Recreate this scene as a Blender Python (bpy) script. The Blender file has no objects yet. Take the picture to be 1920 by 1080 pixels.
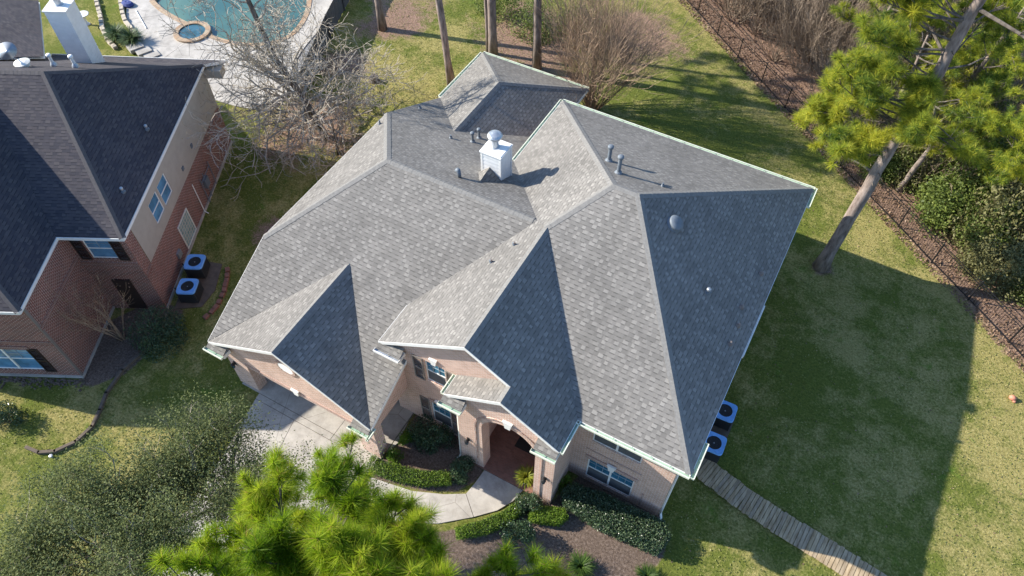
import bpy, math, random
import numpy as np
from mathutils import Vector, Matrix
R = random.Random(7); G = np.random.default_rng(7)
S = bpy.context.scene; COL = S.collection
# ---------------------------------------------------------------- camera
F, PITCH, YAW, ROLL = 1381.7, .919, .499, .009
CAM = Vector((13.185, -12.84, 31.554))
_f = Vector((-math.sin(YAW)*math.cos(PITCH), math.cos(YAW)*math.cos(PITCH), -math.sin(PITCH)))
_r = Vector((math.cos(YAW), math.sin(YAW), 0)); _u = _r.cross(_f)
_r2 = _r*math.cos(ROLL)+_u*math.sin(ROLL); _u2 = _u*math.cos(ROLL)-_r*math.sin(ROLL)
cd = bpy.data.cameras.new('camera'); cam = bpy.data.objects.new('camera', cd); COL.objects.link(cam)
cd.sensor_width = 36; cd.lens = F/1920*36; cd.clip_end = 2000; cd.clip_start = .1
cam.matrix_world = Matrix(((_r2.x,_u2.x,-_f.x,CAM.x),(_r2.y,_u2.y,-_f.y,CAM.y),(_r2.z,_u2.z,-_f.z,CAM.z),(0,0,0,1)))
S.camera = cam
# ---------------------------------------------------------------- light
SX, SY = 1.70, .46                                   # ground shift of a shadow per metre of height
sd = bpy.data.lights.new('sun', 'SUN'); sun = bpy.data.objects.new('sun', sd); COL.objects.link(sun)
sd.energy = 5.0; sd.angle = math.radians(.53); sd.color = (1, .93, .82)
sun.rotation_euler = Vector((SX, SY, -1)).to_track_quat('-Z', 'Y').to_euler(); sun.location = (-60, -15, 60)
W = bpy.data.worlds.new('World'); S.world = W; W.use_nodes = True
_nt = W.node_tree; _bg = _nt.nodes['Background']; _sk = _nt.nodes.new('ShaderNodeTexSky')
_sk.sky_type = 'NISHITA'; _sk.sun_disc = False
_sk.sun_elevation = math.atan(1/math.hypot(SX, SY)); _sk.sun_rotation = math.atan2(-SX, -SY)
_tm = _nt.nodes.new('ShaderNodeMix'); _tm.data_type = 'RGBA'; _tm.blend_type = 'MULTIPLY'; _tm.inputs[0].default_value = 1.   # a clear winter sky: deeper blue
_nt.links.new(_sk.outputs[0], _tm.inputs[6]); _tm.inputs[7].default_value = (.89, .99, 1.15, 1); _nt.links.new(_tm.outputs[2], _bg.inputs[0]); _bg.inputs[1].default_value = .115; _sk.air_density = 1.25; _sk.ozone_density = 3.; _sk.dust_density = .6
S.view_settings.view_transform = 'Standard'; S.view_settings.look = 'None'
S.view_settings.exposure = 1.05; S.view_settings.gamma = 1
try: S.view_settings.use_curve_mapping = False
except Exception: pass
S.cycles.max_bounces = 6; S.cycles.transparent_max_bounces = 8
# ---------------------------------------------------------------- mesh helpers
ORG = {}
def tag(o, label=None, cat=None, group=None, kind=None):
    for k, v in (('label', label), ('category', cat), ('group', group), ('kind', kind)):
        if v: o[k] = v
    return o
def thing(name, loc, label, cat, group=None):
    o = bpy.data.objects.new(name, None); COL.objects.link(o); o.location = loc; o.empty_display_size = .3
    ORG[o.name] = Vector(loc); return tag(o, label, cat, group)
def link(name, me, parent, org):
    o = bpy.data.objects.new(name, me); COL.objects.link(o)
    if parent is not None: o.parent = parent
    else: o.location = org
    ORG[o.name] = Vector(org); return o
def V(*a): return Vector(a)
class MB:
    def __init__(s, xf=None): s.v = []; s.f = []; s.m = []; s.cur = 0; s.xf = xf; s.uvf = {}
    def pt(s, p): s.v.append(tuple(p)); return len(s.v)-1
    def poly(s, pts):
        s.f.append([s.pt(p) for p in pts]); s.m.append(s.cur); return s
    def prism(s, pts, d):
        """solid between polygon pts and pts+d"""
        d = Vector(d); a = [Vector(p) for p in pts]; b = [p+d for p in a]
        nrm = sum(((a[i]-a[0]).cross(a[(i+1) % len(a)]-a[0]) for i in range(1, len(a))), Vector())
        if nrm.dot(d) > 0: a, b = b, a
        n = len(a); s.poly(a); s.poly(b[::-1])
        for i in range(n):
            j = (i+1) % n; s.poly([a[j], a[i], b[i], b[j]])
        return s
    def box(s, lo, hi):
        x0,y0,z0 = lo; x1,y1,z1 = hi
        return s.prism([(x0,y0,z0),(x1,y0,z0),(x1,y1,z0),(x0,y1,z0)], (0,0,z1-z0))
    def obox(s, c, ux, uy, uz):
        """box from corner-centre c with half vectors"""
        c = Vector(c); ux, uy, uz = Vector(ux), Vector(uy), Vector(uz)
        return s.prism([c-ux-uy-uz, c+ux-uy-uz, c+ux+uy-uz, c-ux+uy-uz], uz*2)
    def tube(s, pts, rad, n=6, cap=True):
        pts = [Vector(p) for p in pts]
        if not isinstance(rad, (list, tuple)): rad = [rad]*len(pts)
        d0 = (pts[1]-pts[0]).normalized(); a = d0.orthogonal().normalized(); rings = []
        for i, p in enumerate(pts):
            d = (pts[min(i+1, len(pts)-1)]-pts[max(i-1, 0)])
            d = d.normalized() if d.length > 1e-9 else d0
            a = (a-d*a.dot(d)); a = a.normalized() if a.length > 1e-6 else d.orthogonal().normalized()
            b = d.cross(a)
            rings.append([s.pt(p+(a*math.cos(t)+b*math.sin(t))*rad[i]) for t in [2*math.pi*k/n for k in range(n)]])
        for q, w in zip(rings, rings[1:]):
            for k in range(n):
                l = (k+1) % n; s.f.append([q[k], q[l], w[l], w[k]]); s.m.append(s.cur)
        if cap:
            s.f.append(rings[0][::-1]); s.m.append(s.cur); s.f.append(rings[-1]); s.m.append(s.cur)
        return s
    def lathe(s, c, prof, n=20, axis=None, sc=(1, 1)):
        c = Vector(c); z = Vector(axis).normalized() if axis else Vector((0,0,1))
        a = Vector((1,0,0)) if abs(z.x) < .9 else Vector((0,1,0)); a = (a-z*a.dot(z)).normalized(); b = z.cross(a); rings = []
        for r, h in prof:
            rings.append([s.pt(c+z*h+(a*math.cos(t)*sc[0]+b*math.sin(t)*sc[1])*max(r, 1e-4)) for t in [2*math.pi*k/n for k in range(n)]])
        for q, w in zip(rings, rings[1:]):
            for k in range(n):
                l = (k+1) % n; s.f.append([q[k], q[l], w[l], w[k]]); s.m.append(s.cur)
        s.f.append(rings[0][::-1]); s.m.append(s.cur); s.f.append(rings[-1]); s.m.append(s.cur)
        return s
    def build(s, name, mats, parent=None, org=None, smooth=False, uv=True):
        if not isinstance(mats, (list, tuple)): mats = [mats]
        if org is None: org = ORG[parent.name] if parent is not None else Vector((0,0,0))
        org = Vector(org)
        vs = [Vector(p) for p in s.v]
        if s.xf: vs = [s.xf(p) for p in vs]
        me = bpy.data.meshes.new(name)
        me.from_pydata([tuple(p-org) for p in vs], [], s.f)
        for m in mats: me.materials.append(m)
        me.polygons.foreach_set('material_index', s.m)
        if smooth: me.polygons.foreach_set('use_smooth', [True]*len(s.f))
        if uv:
            me.update(); ul = me.uv_layers.new(name='uv'); data = np.zeros((len(me.loops), 2), np.float32)
            Z = Vector((0,0,1))
            for p in me.polygons:
                n = p.normal; u = Z.cross(n)
                if u.length < .02: u = Vector((1,0,0)); v = Vector((0,1,0))
                else: u.normalize(); v = n.cross(u)
                for li in p.loop_indices:
                    q = vs[me.loops[li].vertex_index]; data[li] = (q.dot(u), q.dot(v))
            ul.data.foreach_set('uv', data.ravel())
        me.update(); return link(name, me, parent, org)
def npmesh(name, verts, k, mat, parent=None, org=(0,0,0), var=None):
    """foliage: verts (N*k,3), every face k vertices"""
    if parent is not None: org = ORG[parent.name]
    verts = np.asarray(verts, np.float32)-np.array(org, np.float32); nf = len(verts)//k
    me = bpy.data.meshes.new(name); me.vertices.add(len(verts)); me.vertices.foreach_set('co', verts.ravel())
    me.loops.add(nf*k); me.loops.foreach_set('vertex_index', np.arange(nf*k, dtype=np.int32))
    me.polygons.add(nf); me.polygons.foreach_set('loop_start', np.arange(0, nf*k, k, dtype=np.int32))
    me.polygons.foreach_set('loop_total', np.full(nf, k, np.int32))
    if var is None: var = G.random(nf)
    at = me.attributes.new('var', 'FLOAT', 'FACE'); at.data.foreach_set('value', np.asarray(var, np.float32))
    me.materials.append(mat); me.update(calc_edges=True); return link(name, me, parent, org)
def dup(root, loc, rz=0, sc=1, label=None):
    r = root.copy(); COL.objects.link(r); r.location = loc; r.rotation_euler = (0,0,rz)
    r.scale = (sc, sc, sc) if not isinstance(sc, (tuple, list)) else sc
    if label: r['label'] = label
    for ch in list(root.children):
        c = ch.copy(); COL.objects.link(c); c.parent = r
        for g in ch.children:
            d = g.copy(); COL.objects.link(d); d.parent = c
    return r
# ---------------------------------------------------------------- material helpers
class NT:
    def __init__(s, name):
        s.m = bpy.data.materials.new(name); s.m.use_nodes = True; s.t = s.m.node_tree; s.b = s.t.nodes['Principled BSDF']
    def n(s, typ, ins=None, **kw):
        x = s.t.nodes.new('ShaderNode'+typ)
        for k, v in kw.items(): setattr(x, k, v)
        for k, v in (ins or {}).items():
            if hasattr(v, 'is_output'): s.t.links.new(v, x.inputs[k])
            else: x.inputs[k].default_value = v
        return x
    def mth(s, op, a, b=0., c=None):
        d = {0: a, 1: b}
        if c is not None: d[2] = c
        return s.n('Math', d, operation=op).outputs[0]
    def noise(s, vec, scale, detail=3., rough=.55):
        return s.n('TexNoise', {'Vector': vec, 'Scale': scale, 'Detail': detail, 'Roughness': rough}).outputs['Fac']
    def ramp(s, fac, stops):
        x = s.n('ValToRGB', {'Fac': fac}); e = x.color_ramp.elements
        while len(e) < len(stops): e.new(.5)
        for q, (p, c) in zip(e, stops): q.position = p; q.color = (*c, 1) if len(c) == 3 else c
        return x.outputs[0]
    def mix(s, fac, a, b, blend='MIX'):
        x = s.n('Mix', data_type='RGBA', blend_type=blend)
        for k, v in (('Factor', fac), ('A', a), ('B', b)):
            i = [q for q in x.inputs if q.name == k and (q.type == 'RGBA' if k != 'Factor' else q.type == 'VALUE')][0]
            if hasattr(v, 'is_output'): s.t.links.new(v, i)
            else: i.default_value = (*v, 1) if isinstance(v, tuple) and len(v) == 3 else v
        return [o for o in x.outputs if o.type == 'RGBA'][0]
    def rng(s, fac, a, b, c=0., d=1.):
        return s.n('MapRange', {0: fac, 1: a, 2: b, 3: c, 4: d}).outputs[0]
    def bump(s, h, strength=.5, dist=.01):
        o = s.n('Bump', {'Height': h, 'Strength': strength, 'Distance': dist}).outputs[0]; s.t.links.new(o, s.b.inputs['Normal'])
    def set(s, **kw):
        for k, v in kw.items():
            k = {'col': 'Base Color', 'rough': 'Roughness', 'metal': 'Metallic', 'spec': 'Specular IOR Level'}.get(k, k)
            if hasattr(v, 'is_output'): s.t.links.new(v, s.b.inputs[k])
            else: s.b.inputs[k].default_value = (*v, 1) if isinstance(v, tuple) and len(v) == 3 else v
        return s.m
    @property
    def obj(s): return s.n('TexCoord').outputs['Object']
    @property
    def uv(s): return s.n('TexCoord').outputs['UV']
    @property
    def pos(s): return s.n('NewGeometry').outputs['Position']
def plain(name, col, rough=.6, metal=0., vary=.12, scale=6., spec=.4):
    t = NT(name); p = t.pos
    f = t.noise(p, scale, 4.); k = t.rng(f, .3, .7, 1-vary, 1+vary*.6)
    t.set(col=t.mix(1., (*col, 1), t.n('CombineColor', {0: k, 1: k, 2: k}).outputs[0], 'MULTIPLY'), rough=t.rng(f, .3, .7, rough*.9, min(1, rough*1.1)), metal=metal, spec=spec)
    return t.m
def shingle(name, stops, w=.46, h=.15, tone=1., tw=.2, band=.62):
    """laminated shingles: dull base course, raised lighter tabs, and painted shade under raised tabs and along each course"""
    t = NT(name); uv = t.n('SeparateXYZ', {0: t.uv}); u, v = uv.outputs[0], uv.outputs[1]
    r = t.mth('DIVIDE', v, h); row = t.mth('FLOOR', r); fr = t.mth('FRACT', r); row1 = t.mth('ADD', row, 1.)
    def cells(width, k, rw):
        wr = t.n('TexWhiteNoise', {'W': rw}, noise_dimensions='1D').outputs['Value']
        c = t.mth('FLOOR', t.mth('ADD', t.mth('DIVIDE', u, width), t.mth('MULTIPLY', wr, k)))
        return t.n('TexWhiteNoise', {'Vector': t.n('CombineXYZ', {0: c, 1: rw, 2: k}).outputs[0]}, noise_dimensions='3D').outputs['Value']
    def teeth(rw, k):
        wr = t.n('TexWhiteNoise', {'W': rw}, noise_dimensions='1D').outputs['Value']
        x = t.mth('ADD', t.mth('DIVIDE', u, tw*2.1), t.mth('MULTIPLY', wr, k)); c = t.mth('FLOOR', x)
        w1 = t.n('TexWhiteNoise', {'Vector': t.n('CombineXYZ', {0: c, 1: rw, 2: k}).outputs[0]}, noise_dimensions='3D')
        on = t.mth('LESS_THAN', t.mth('FRACT', x), t.mth('ADD', .3, t.mth('MULTIPLY', w1.outputs['Value'], .32)))
        return on, t.n('SeparateColor', {0: w1.outputs['Color']}).outputs[1]
    a = cells(w, 17.3, row); on, tv = teeth(row, 31.7); up, _ = teeth(row1, 31.7)
    b = t.mth('MULTIPLY', on, t.rng(tv, 0., 1., .45, 1.))
    c = t.ramp(a, stops[:3]); c = t.mix(t.mth('MULTIPLY', on, t.rng(tv, .15, 1., 0., 1.)), c, stops[3][1])
    dk = t.mth('ADD', t.mth('MULTIPLY', t.mth('MULTIPLY', up, t.mth('GREATER_THAN', fr, .76)), .6), t.mth('MULTIPLY', t.mth('GREATER_THAN', fr, .86), .42))  # butt-edge shade painted into the shingle colour
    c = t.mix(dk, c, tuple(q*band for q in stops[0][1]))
    sp = t.noise(t.pos, 55., 2., .7); lg = t.noise(t.pos, .35, 4.); sk = t.noise(t.n('CombineXYZ', {0: t.mth('MULTIPLY', u, 1.6), 1: t.mth('MULTIPLY', v, .12)}).outputs[0], 1., 4.)
    k = t.mth('MULTIPLY', t.rng(sk, .3, .7, .92, 1.06), t.mth('MULTIPLY', t.rng(sp, .25, .75, .88, 1.1), t.rng(lg, .3, .7, .9*tone, 1.1*tone)))
    c = t.mix(1., c, t.n('CombineColor', {0: k, 1: k, 2: k}).outputs[0], 'MULTIPLY')
    hgt = t.mth('ADD', t.mth('MULTIPLY', t.mth('SUBTRACT', 1., fr), .7), t.mth('MULTIPLY', on, .6))
    t.bump(hgt, .8, .012); return t.set(col=c, rough=.93, spec=.2)
def brick(name, c1, c2, mortar, bw=.235, bh=.092, ms=.015):
    t = NT(name)
    x = t.n('TexBrick', {'Vector': t.uv, 'Color1': (*c1, 1), 'Color2': (*c2, 1), 'Mortar': (*mortar, 1), 'Scale': 1., 'Mortar Size': ms, 'Mortar Smooth': .2, 'Bias': 0., 'Brick Width': bw, 'Row Height': bh})
    lg = t.noise(t.pos, .6, 4.); sp = t.noise(t.pos, 22., 2.)
    k = t.mth('MULTIPLY', t.rng(lg, .3, .7, .86, 1.1), t.rng(sp, .3, .7, .9, 1.1))
    c = t.mix(1., x.outputs[0], t.n('CombineColor', {0: k, 1: k, 2: k}).outputs[0], 'MULTIPLY')
    t.bump(t.mth('SUBTRACT', 1., x.outputs['Fac']), .6, .008); return t.set(col=c, rough=.9, spec=.2)
def leafmat(name, cols, trans=.3, rough=.55):
    t = NT(name); v = t.n('Attribute', attribute_name='var').outputs['Fac']; o = t.n('ObjectInfo').outputs['Random']
    c = t.ramp(v, [(i/(len(cols)-1), q) for i, q in enumerate(cols)])
    k = t.rng(o, 0., 1., .85, 1.15); c = t.mix(1., c, t.n('CombineColor', {0: k, 1: k, 2: k}).outputs[0], 'MULTIPLY')
    t.set(col=c, rough=rough, spec=.3)
    tr = t.n('BsdfTranslucent', {'Color': c}); mx = t.n('MixShader', {0: trans, 1: t.b.outputs[0], 2: tr.outputs[0]})
    t.t.links.new(mx.outputs[0], t.t.nodes['Material Output'].inputs[0]); return t.m
def barkmat(name, c1, c2, sc=5.):
    t = NT(name); p = t.n('Mapping', {'Vector': t.pos, 'Scale': (1, 1, .25)}).outputs[0]
    f = t.noise(p, sc, 5., .65); t.bump(f, .8, .03); return t.set(col=t.ramp(f, [(.32, c1), (.68, c2)]), rough=.95, spec=.15)
M = {}
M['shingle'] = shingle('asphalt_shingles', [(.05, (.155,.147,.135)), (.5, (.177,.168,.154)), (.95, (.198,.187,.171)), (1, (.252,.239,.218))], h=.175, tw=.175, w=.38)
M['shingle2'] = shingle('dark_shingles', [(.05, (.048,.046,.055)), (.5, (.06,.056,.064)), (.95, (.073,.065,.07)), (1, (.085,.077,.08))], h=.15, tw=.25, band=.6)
M['cap'] = plain('ridge_shingle', (.205,.199,.186), .93, vary=.2, scale=9, spec=.2)
M['cap2'] = plain('dark_ridge_shingle', (.1,.092,.092), .93, vary=.2, scale=9, spec=.2)
M['brick'] = brick('pink_brick', (.64,.405,.305), (.46,.265,.19), (.66,.56,.49))
M['brick2'] = brick('red_brick', (.22,.06,.042), (.11,.034,.028), (.42,.33,.28), ms=.015)
M['soldier'] = brick('soldier_brick', (.47,.3,.24), (.36,.215,.17), (.48,.4,.35), bw=.078, bh=.3)
M['soldier2'] = brick('red_soldier_brick', (.25,.09,.062), (.15,.056,.043), (.33,.27,.24), bw=.078, bh=.26)
M['paver'] = brick('porch_paver', (.27,.135,.1), (.2,.1,.075), (.2,.15,.12), bw=.2, bh=.1, ms=.006)
M['white'] = plain('white_paint', (.78,.77,.73), .5, vary=.08)
M['trim'] = plain('cream_trim', (.72,.7,.62), .5, vary=.1)
M['green'] = plain('pale_green_gutter', (.3,.43,.33), .35, vary=.15, scale=4)
M['gutter'] = plain('gutter_lip', (.66,.69,.56), .4, vary=.1)
M['beige'] = plain('beige_siding', (.4,.36,.3), .8, vary=.1, scale=2)
M['taupe'] = plain('taupe_shutter', (.2,.175,.155), .6, vary=.1)
M['brown'] = plain('dark_brown_shutter', (.035,.022,.018), .6)
M['metal'] = plain('galvanised', (.42,.45,.48), .4, .6, vary=.15)
M['dull'] = plain('grey_blue_vent_paint', (.15,.175,.2), .6, .1)
M['black'] = plain('black_metal', (.012,.012,.013), .5)
M['dark'] = plain('dark_interior', (.012,.011,.011), .9)
M['acbody'] = plain('ac_coil', (.05,.052,.055), .6, .3)
M['aclid'] = plain('ac_lid', (.17,.4,.78), .5, 0.)  # blue of the skylight put into the lid colour
M['copper'] = plain('brown_lead_boot', (.2,.165,.145), .6)
M['stonelt'] = plain('edging_stone', (.46,.4,.31), .9, vary=.35, scale=3)
M['redblock'] = plain('red_edging_block', (.25,.115,.08), .9, vary=.25, scale=4)
M['curb'] = plain('brown_curb', (.13,.1,.075), .95, vary=.3, scale=3)
M['ceramic'] = plain('white_ceramic', (.75,.74,.7), .25, vary=.05)
M['bluefab'] = plain('blue_cloth', (.04,.06,.2), .8)
M['pink'] = plain('faded_orange_rubber', (.55,.22,.14), .6)
M['mat'] = plain('door_mat', (.03,.03,.03), .95, vary=.3, scale=30)
M['wood'] = None
def glassmat(name, col, rough=.06):
    t = NT(name); f = t.noise(t.pos, 1.3, 3.)
    return t.set(col=t.mix(t.rng(f, .35, .65), col, tuple(c*1.9 for c in col)), rough=rough, spec=.9)
M['glass'] = glassmat('window_glass', (.03,.11,.165)); M['hcore'] = plain('hedge_inside', (.016,.026,.012), .95); M['muntin'] = plain('muntin_bar', (.3,.36,.4), .5); M['screen'] = plain('insect_screen', (.1,.105,.11), .7, vary=.2)  # window glass: reflected sky painted in as a blue base colour
M['blind'] = glassmat('blue_window_glass', (.07,.17,.27), .12)
t = NT('glass_block'); _c = t.n('TexBrick', {'Vector': t.uv, 'Color1': (.3,.42,.4,1), 'Color2': (.2,.3,.3,1), 'Mortar': (.5,.48,.42,1), 'Scale': 1., 'Mortar Size': .03, 'Brick Width': .24, 'Row Height': .24}, offset=0.); t.set(col=_c.outputs[0], rough=.2); M['gblock'] = t.m
t = NT('old_deck_boards'); _p = t.pos
_w = t.n('ObjectInfo'); _f = t.noise(t.n('Mapping', {'Vector': _p, 'Scale': (1.2, .25, 1)}).outputs[0], 6., 5.); _a = t.n('Attribute', attribute_name='var').outputs['Fac']
t.set(col=t.mix(_a, t.ramp(_f, [(.3, (.2,.15,.1)), (.7, (.42,.34,.235))]), t.ramp(_f, [(.3, (.26,.185,.1)), (.7, (.52,.4,.25))])), rough=.95, spec=.1); M['board'] = t.m
t = NT('grey_fence_boards'); _f = t.noise(t.n('Mapping', {'Vector': t.pos, 'Scale': (8, 8, .6)}).outputs[0], 2., 5.)
t.set(col=t.ramp(_f, [(.3, (.06,.055,.05)), (.7, (.15,.14,.13))]), rough=.95); M['fencewood'] = t.m
t = NT('white_siding'); _v = t.n('SeparateXYZ', {0: t.pos}).outputs[2]; _h = t.mth('FRACT', t.mth('DIVIDE', _v, .2)); t.bump(_h, 1., .015)
_f = t.noise(t.pos, 2.5, 4.); t.set(col=t.ramp(_f, [(.3, (.7,.7,.68)), (.7, (.8,.8,.78))]), rough=.5); M['siding'] = t.m
def concrete(name, a, b, sc=1.):
    t = NT(name); p = t.pos; f1 = t.noise(p, .7*sc, 5., .6); f2 = t.noise(p, 14., 3.); f3 = t.noise(p, 3.1, 6., .7)
    f = t.mth('ADD', t.mth('MULTIPLY', f1, .5), t.mth('ADD', t.mth('MULTIPLY', f2, .15), t.mth('MULTIPLY', f3, .35)))
    st = t.rng(t.noise(t.n('Mapping', {'Vector': p, 'Location': (5, 3, 0)}).outputs[0], .9*sc, 5., .7), .52, .68, 1., .74)
    ck = t.n('TexVoronoi', {'Vector': t.n('Mapping', {'Vector': p, 'Scale': (.33, .33, .33)}).outputs[0], 'Scale': 1.}, feature='DISTANCE_TO_EDGE').outputs['Distance']
    kk = t.mth('MULTIPLY', st, t.rng(ck, .0, .006, .55, 1.))
    t.bump(f2, .2, .005); return t.set(col=t.mix(1., t.ramp(f, [(.34, a), (.64, b)]), t.n('CombineColor', {0: kk, 1: kk, 2: kk}).outputs[0], 'MULTIPLY'), rough=.9, spec=.25)
M['conc'] = concrete('driveway_concrete', (.3,.275,.24), (.5,.465,.41)); M['deckc'] = concrete('pool_deck_concrete', (.3,.28,.25), (.52,.49,.44))
M['coping'] = brick('pool_coping', (.36,.24,.15), (.42,.34,.24), (.25,.2,.16), bw=.4, bh=.5, ms=.02)
M['needle'] = leafmat('pine_needles', [(.07,.15,.008), (.2,.34,.012), (.34,.47,.02), (.49,.54,.045), (.42,.27,.1)], .55)
M['needleY'] = leafmat('yellow_pine_needles', [(.06,.13,.03), (.26,.32,.035), (.47,.46,.045), (.66,.59,.08)], .55)
M['oak'] = leafmat('oak_leaves', [(.055,.07,.03), (.135,.165,.06), (.19,.22,.085), (.24,.265,.11)], .4, .8)
M['ivy'] = leafmat('woodland_leaves', [(.03,.05,.014), (.1,.14,.03), (.2,.25,.055), (.32,.33,.09)], .35)
M['olive'] = leafmat('olive_leaves', [(.06,.06,.025), (.15,.15,.06), (.23,.22,.09), (.3,.26,.14)], .3)
M['hedge'] = leafmat('dark_hedge_leaves', [(.018,.035,.016), (.04,.072,.032), (.075,.12,.055), (.16,.21,.12)], .15, .32)
M['box'] = leafmat('bright_hedge_leaves', [(.04,.08,.008), (.1,.19,.016), (.17,.27,.026), (.22,.31,.035)], .35)
M['deadleaf'] = leafmat('dead_leaves', [(.14,.085,.055), (.25,.16,.1), (.36,.25,.165)], .15)
M['grassblade'] = leafmat('ornamental_grass', [(.03,.055,.02), (.07,.12,.04), (.12,.17,.07)], .25)
M['lili'] = leafmat('liriope_blades', [(.03,.06,.01), (.07,.13,.02), (.12,.19,.035)], .3)
M['fern'] = leafmat('fern_fronds', [(.08,.11,.012), (.17,.2,.02), (.26,.27,.03)], .35)
M['pinebark'] = barkmat('pine_bark', (.11,.085,.072), (.34,.28,.245)); M['greybark'] = barkmat('grey_bark', (.06,.05,.042), (.19,.165,.14))
M['palebark'] = barkmat('pale_twigs', (.22,.19,.15), (.5,.45,.37)); M['twig'] = barkmat('brown_twigs', (.14,.095,.065), (.4,.29,.2)); M['darktwig'] = barkmat('thicket_twigs', (.11,.085,.065), (.36,.285,.215))
# ground: one material for lawn, straw and mulch, mixed by attributes that follow the bed outlines
t = NT('ground_cover'); p = t.pos
mul, stw, dry = [t.n('Attribute', attribute_name=a).outputs['Fac'] for a in ('mulch', 'straw', 'dry')]
n1 = t.noise(p, .32, 5., .6); n2 = t.noise(p, 1.7, 5., .65); n3 = t.noise(p, 9., 4., .7); n4 = t.noise(p, 42., 2., .7)
fine = t.mth('ADD', t.mth('MULTIPLY', n3, .5), t.mth('MULTIPLY', n4, .5))
green = t.ramp(fine, [(.33, (.05,.07,.015)), (.5, (.125,.148,.028)), (.67, (.235,.25,.055))])
tan = t.ramp(fine, [(.33, (.14,.12,.038)), (.5, (.3,.26,.09)), (.67, (.52,.45,.2))])
d = t.mth('ADD', dry, t.mth('ADD', t.mth('MULTIPLY', t.mth('SUBTRACT', n1, .5), 2.7), t.mth('ADD', t.mth('MULTIPLY', t.mth('SUBTRACT', n2, .5), 1.6), t.mth('MULTIPLY', t.mth('SUBTRACT', n3, .5), .9))))
lawn = t.mix(t.rng(d, .25, .85), green, tan)
lawn = t.mix(t.rng(t.noise(t.n('Mapping', {'Vector': p, 'Location': (31, 7, 0)}).outputs[0], .55, 4., .7), .62, .74), lawn, t.ramp(fine, [(.36, (.05,.1,.012)), (.64, (.16,.26,.035))]))
straw = t.ramp(fine, [(.34, (.08,.05,.037)), (.5, (.27,.175,.125)), (.66, (.48,.335,.25))])
mulch = t.ramp(fine, [(.34, (.05,.034,.026)), (.5, (.15,.11,.085)), (.66, (.34,.265,.215))])
e = t.mth('ADD', t.mth('MULTIPLY', t.mth('SUBTRACT', n2, .5), .9), t.mth('MULTIPLY', t.mth('SUBTRACT', n3, .5), .8))
c = t.mix(t.rng(t.mth('ADD', stw, e), .35, .65), lawn, straw)
c = t.mix(t.rng(t.mth('ADD', mul, t.mth('MULTIPLY', e, .6)), .4, .6), c, mulch)
t.bump(t.mth('ADD', t.mth('MULTIPLY', n3, .6), t.mth('MULTIPLY', n4, .5)), .9, .09); M['ground'] = t.set(col=c, rough=.97, spec=.1)
t = NT('pool_water'); f = t.noise(t.pos, .25, 2.); t.bump(t.noise(t.pos, 1.6, 2.), .05, .03)
M['water'] = t.set(col=t.mix(t.rng(f, .35, .65), (.045,.115,.105), (.1,.185,.14)), rough=.06, spec=.6)
t = NT('spa_water'); t.bump(t.noise(t.pos, 3., 3.), .2, .05); f = t.noise(t.pos, 1.2, 4.)
M['spaw'] = t.set(col=t.ramp(f, [(.4, (.02,.05,.045)), (.6, (.05,.13,.17))]), rough=.06)
M['turf'] = leafmat('turf_blades', [(.06,.088,.018), (.13,.165,.034), (.24,.245,.07), (.4,.35,.16)], .3)
#====GEOMETRY====
# ---------------------------------------------------------------- ground
def sdist(P, poly):
    P = np.asarray(P); q = np.array(poly, float); n = len(q); d = np.full(len(P), 1e9); ins = np.zeros(len(P), bool)
    for i in range(n):
        a, b = q[i], q[(i+1) % n]; e = b-a; w = P-a
        k = np.clip((w@e)/(e@e), 0, 1); d = np.minimum(d, np.linalg.norm(w-k[:, None]*e, axis=1))
        c = ((a[1] <= P[:, 1]) & (b[1] > P[:, 1])) | ((b[1] <= P[:, 1]) & (a[1] > P[:, 1]))
        with np.errstate(divide='ignore', invalid='ignore'):
            x = a[0]+(P[:, 1]-a[1])/(b[1]-a[1])*(b[0]-a[0])
        ins ^= c & (P[:, 0] < x)
    return np.where(ins, -d, d)
sm = lambda x, a, b: np.clip((x-a)/(b-a), 0, 1)
FP0, FD, FN = np.array((1.25, 37.94)), np.array((.767, -.642)), np.array((.642, .767))
BEDS = [[(8.95,-1.3),(9.5,.6),(13.3,.6),(14.0,-.2),(14.15,-1.2),(13.9,-1.7),(13.5,-2.8),(12,-4.6),(8.2,-5.6),(7,-4.4),(6.8,-3.4),(7.6,-2.2),(7.8,-1.3)],
        [(1.25,-.3),(4.5,-.3),(4.5,-1.3),(5.6,-1.3),(5.5,-2.1),(5,-2.9),(3.4,-3.7),(1.3,-4.2),(1.3,-3.2),(1.55,-1.8)],
        [(6.5,-3.8),(5.2,-4.85),(4.1,-5.5),(3.6,-8.5),(9.2,-8.5),(8.4,-5.4),(7,-4.2)],
        [(-14.4,-1.5),(-12.6,-1.4),(-12.2,-2.8),(-12.4,-5.6),(-13.4,-7.2),(-14.2,-6.8),(-15.6,-3.9)]]
LITTER = [((-6,27),3.2),((-9.5,29.5),3.5),((-3.5,25.5),1.8),((-18.5,26.5),3.2),((-15.5,13.2),3.4),((-18.6,19.5),2.2),((-1,33),3.5),((16.0,17.9),.55),((-12.2,5.5),1.6)]
gx = np.arange(-52, 46.01, .3); gy = np.arange(-26, 62.01, .3); nx, ny = len(gx), len(gy)
X, Y = np.meshgrid(gx, gy); PG = np.stack([X.ravel(), Y.ravel()], 1)
fd = (PG-FP0)@FN
wob = np.sin(PG[:, 0]*.83+1.3*np.sin(PG[:, 1]*.61))*.5+np.sin(PG[:, 1]*1.27+2*np.sin(PG[:, 0]*.47))*.4+np.sin(PG[:, 0]*2.3+PG[:, 1]*1.9)*.25
straw = sm(fd+wob*.3, -.75, .3)
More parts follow.
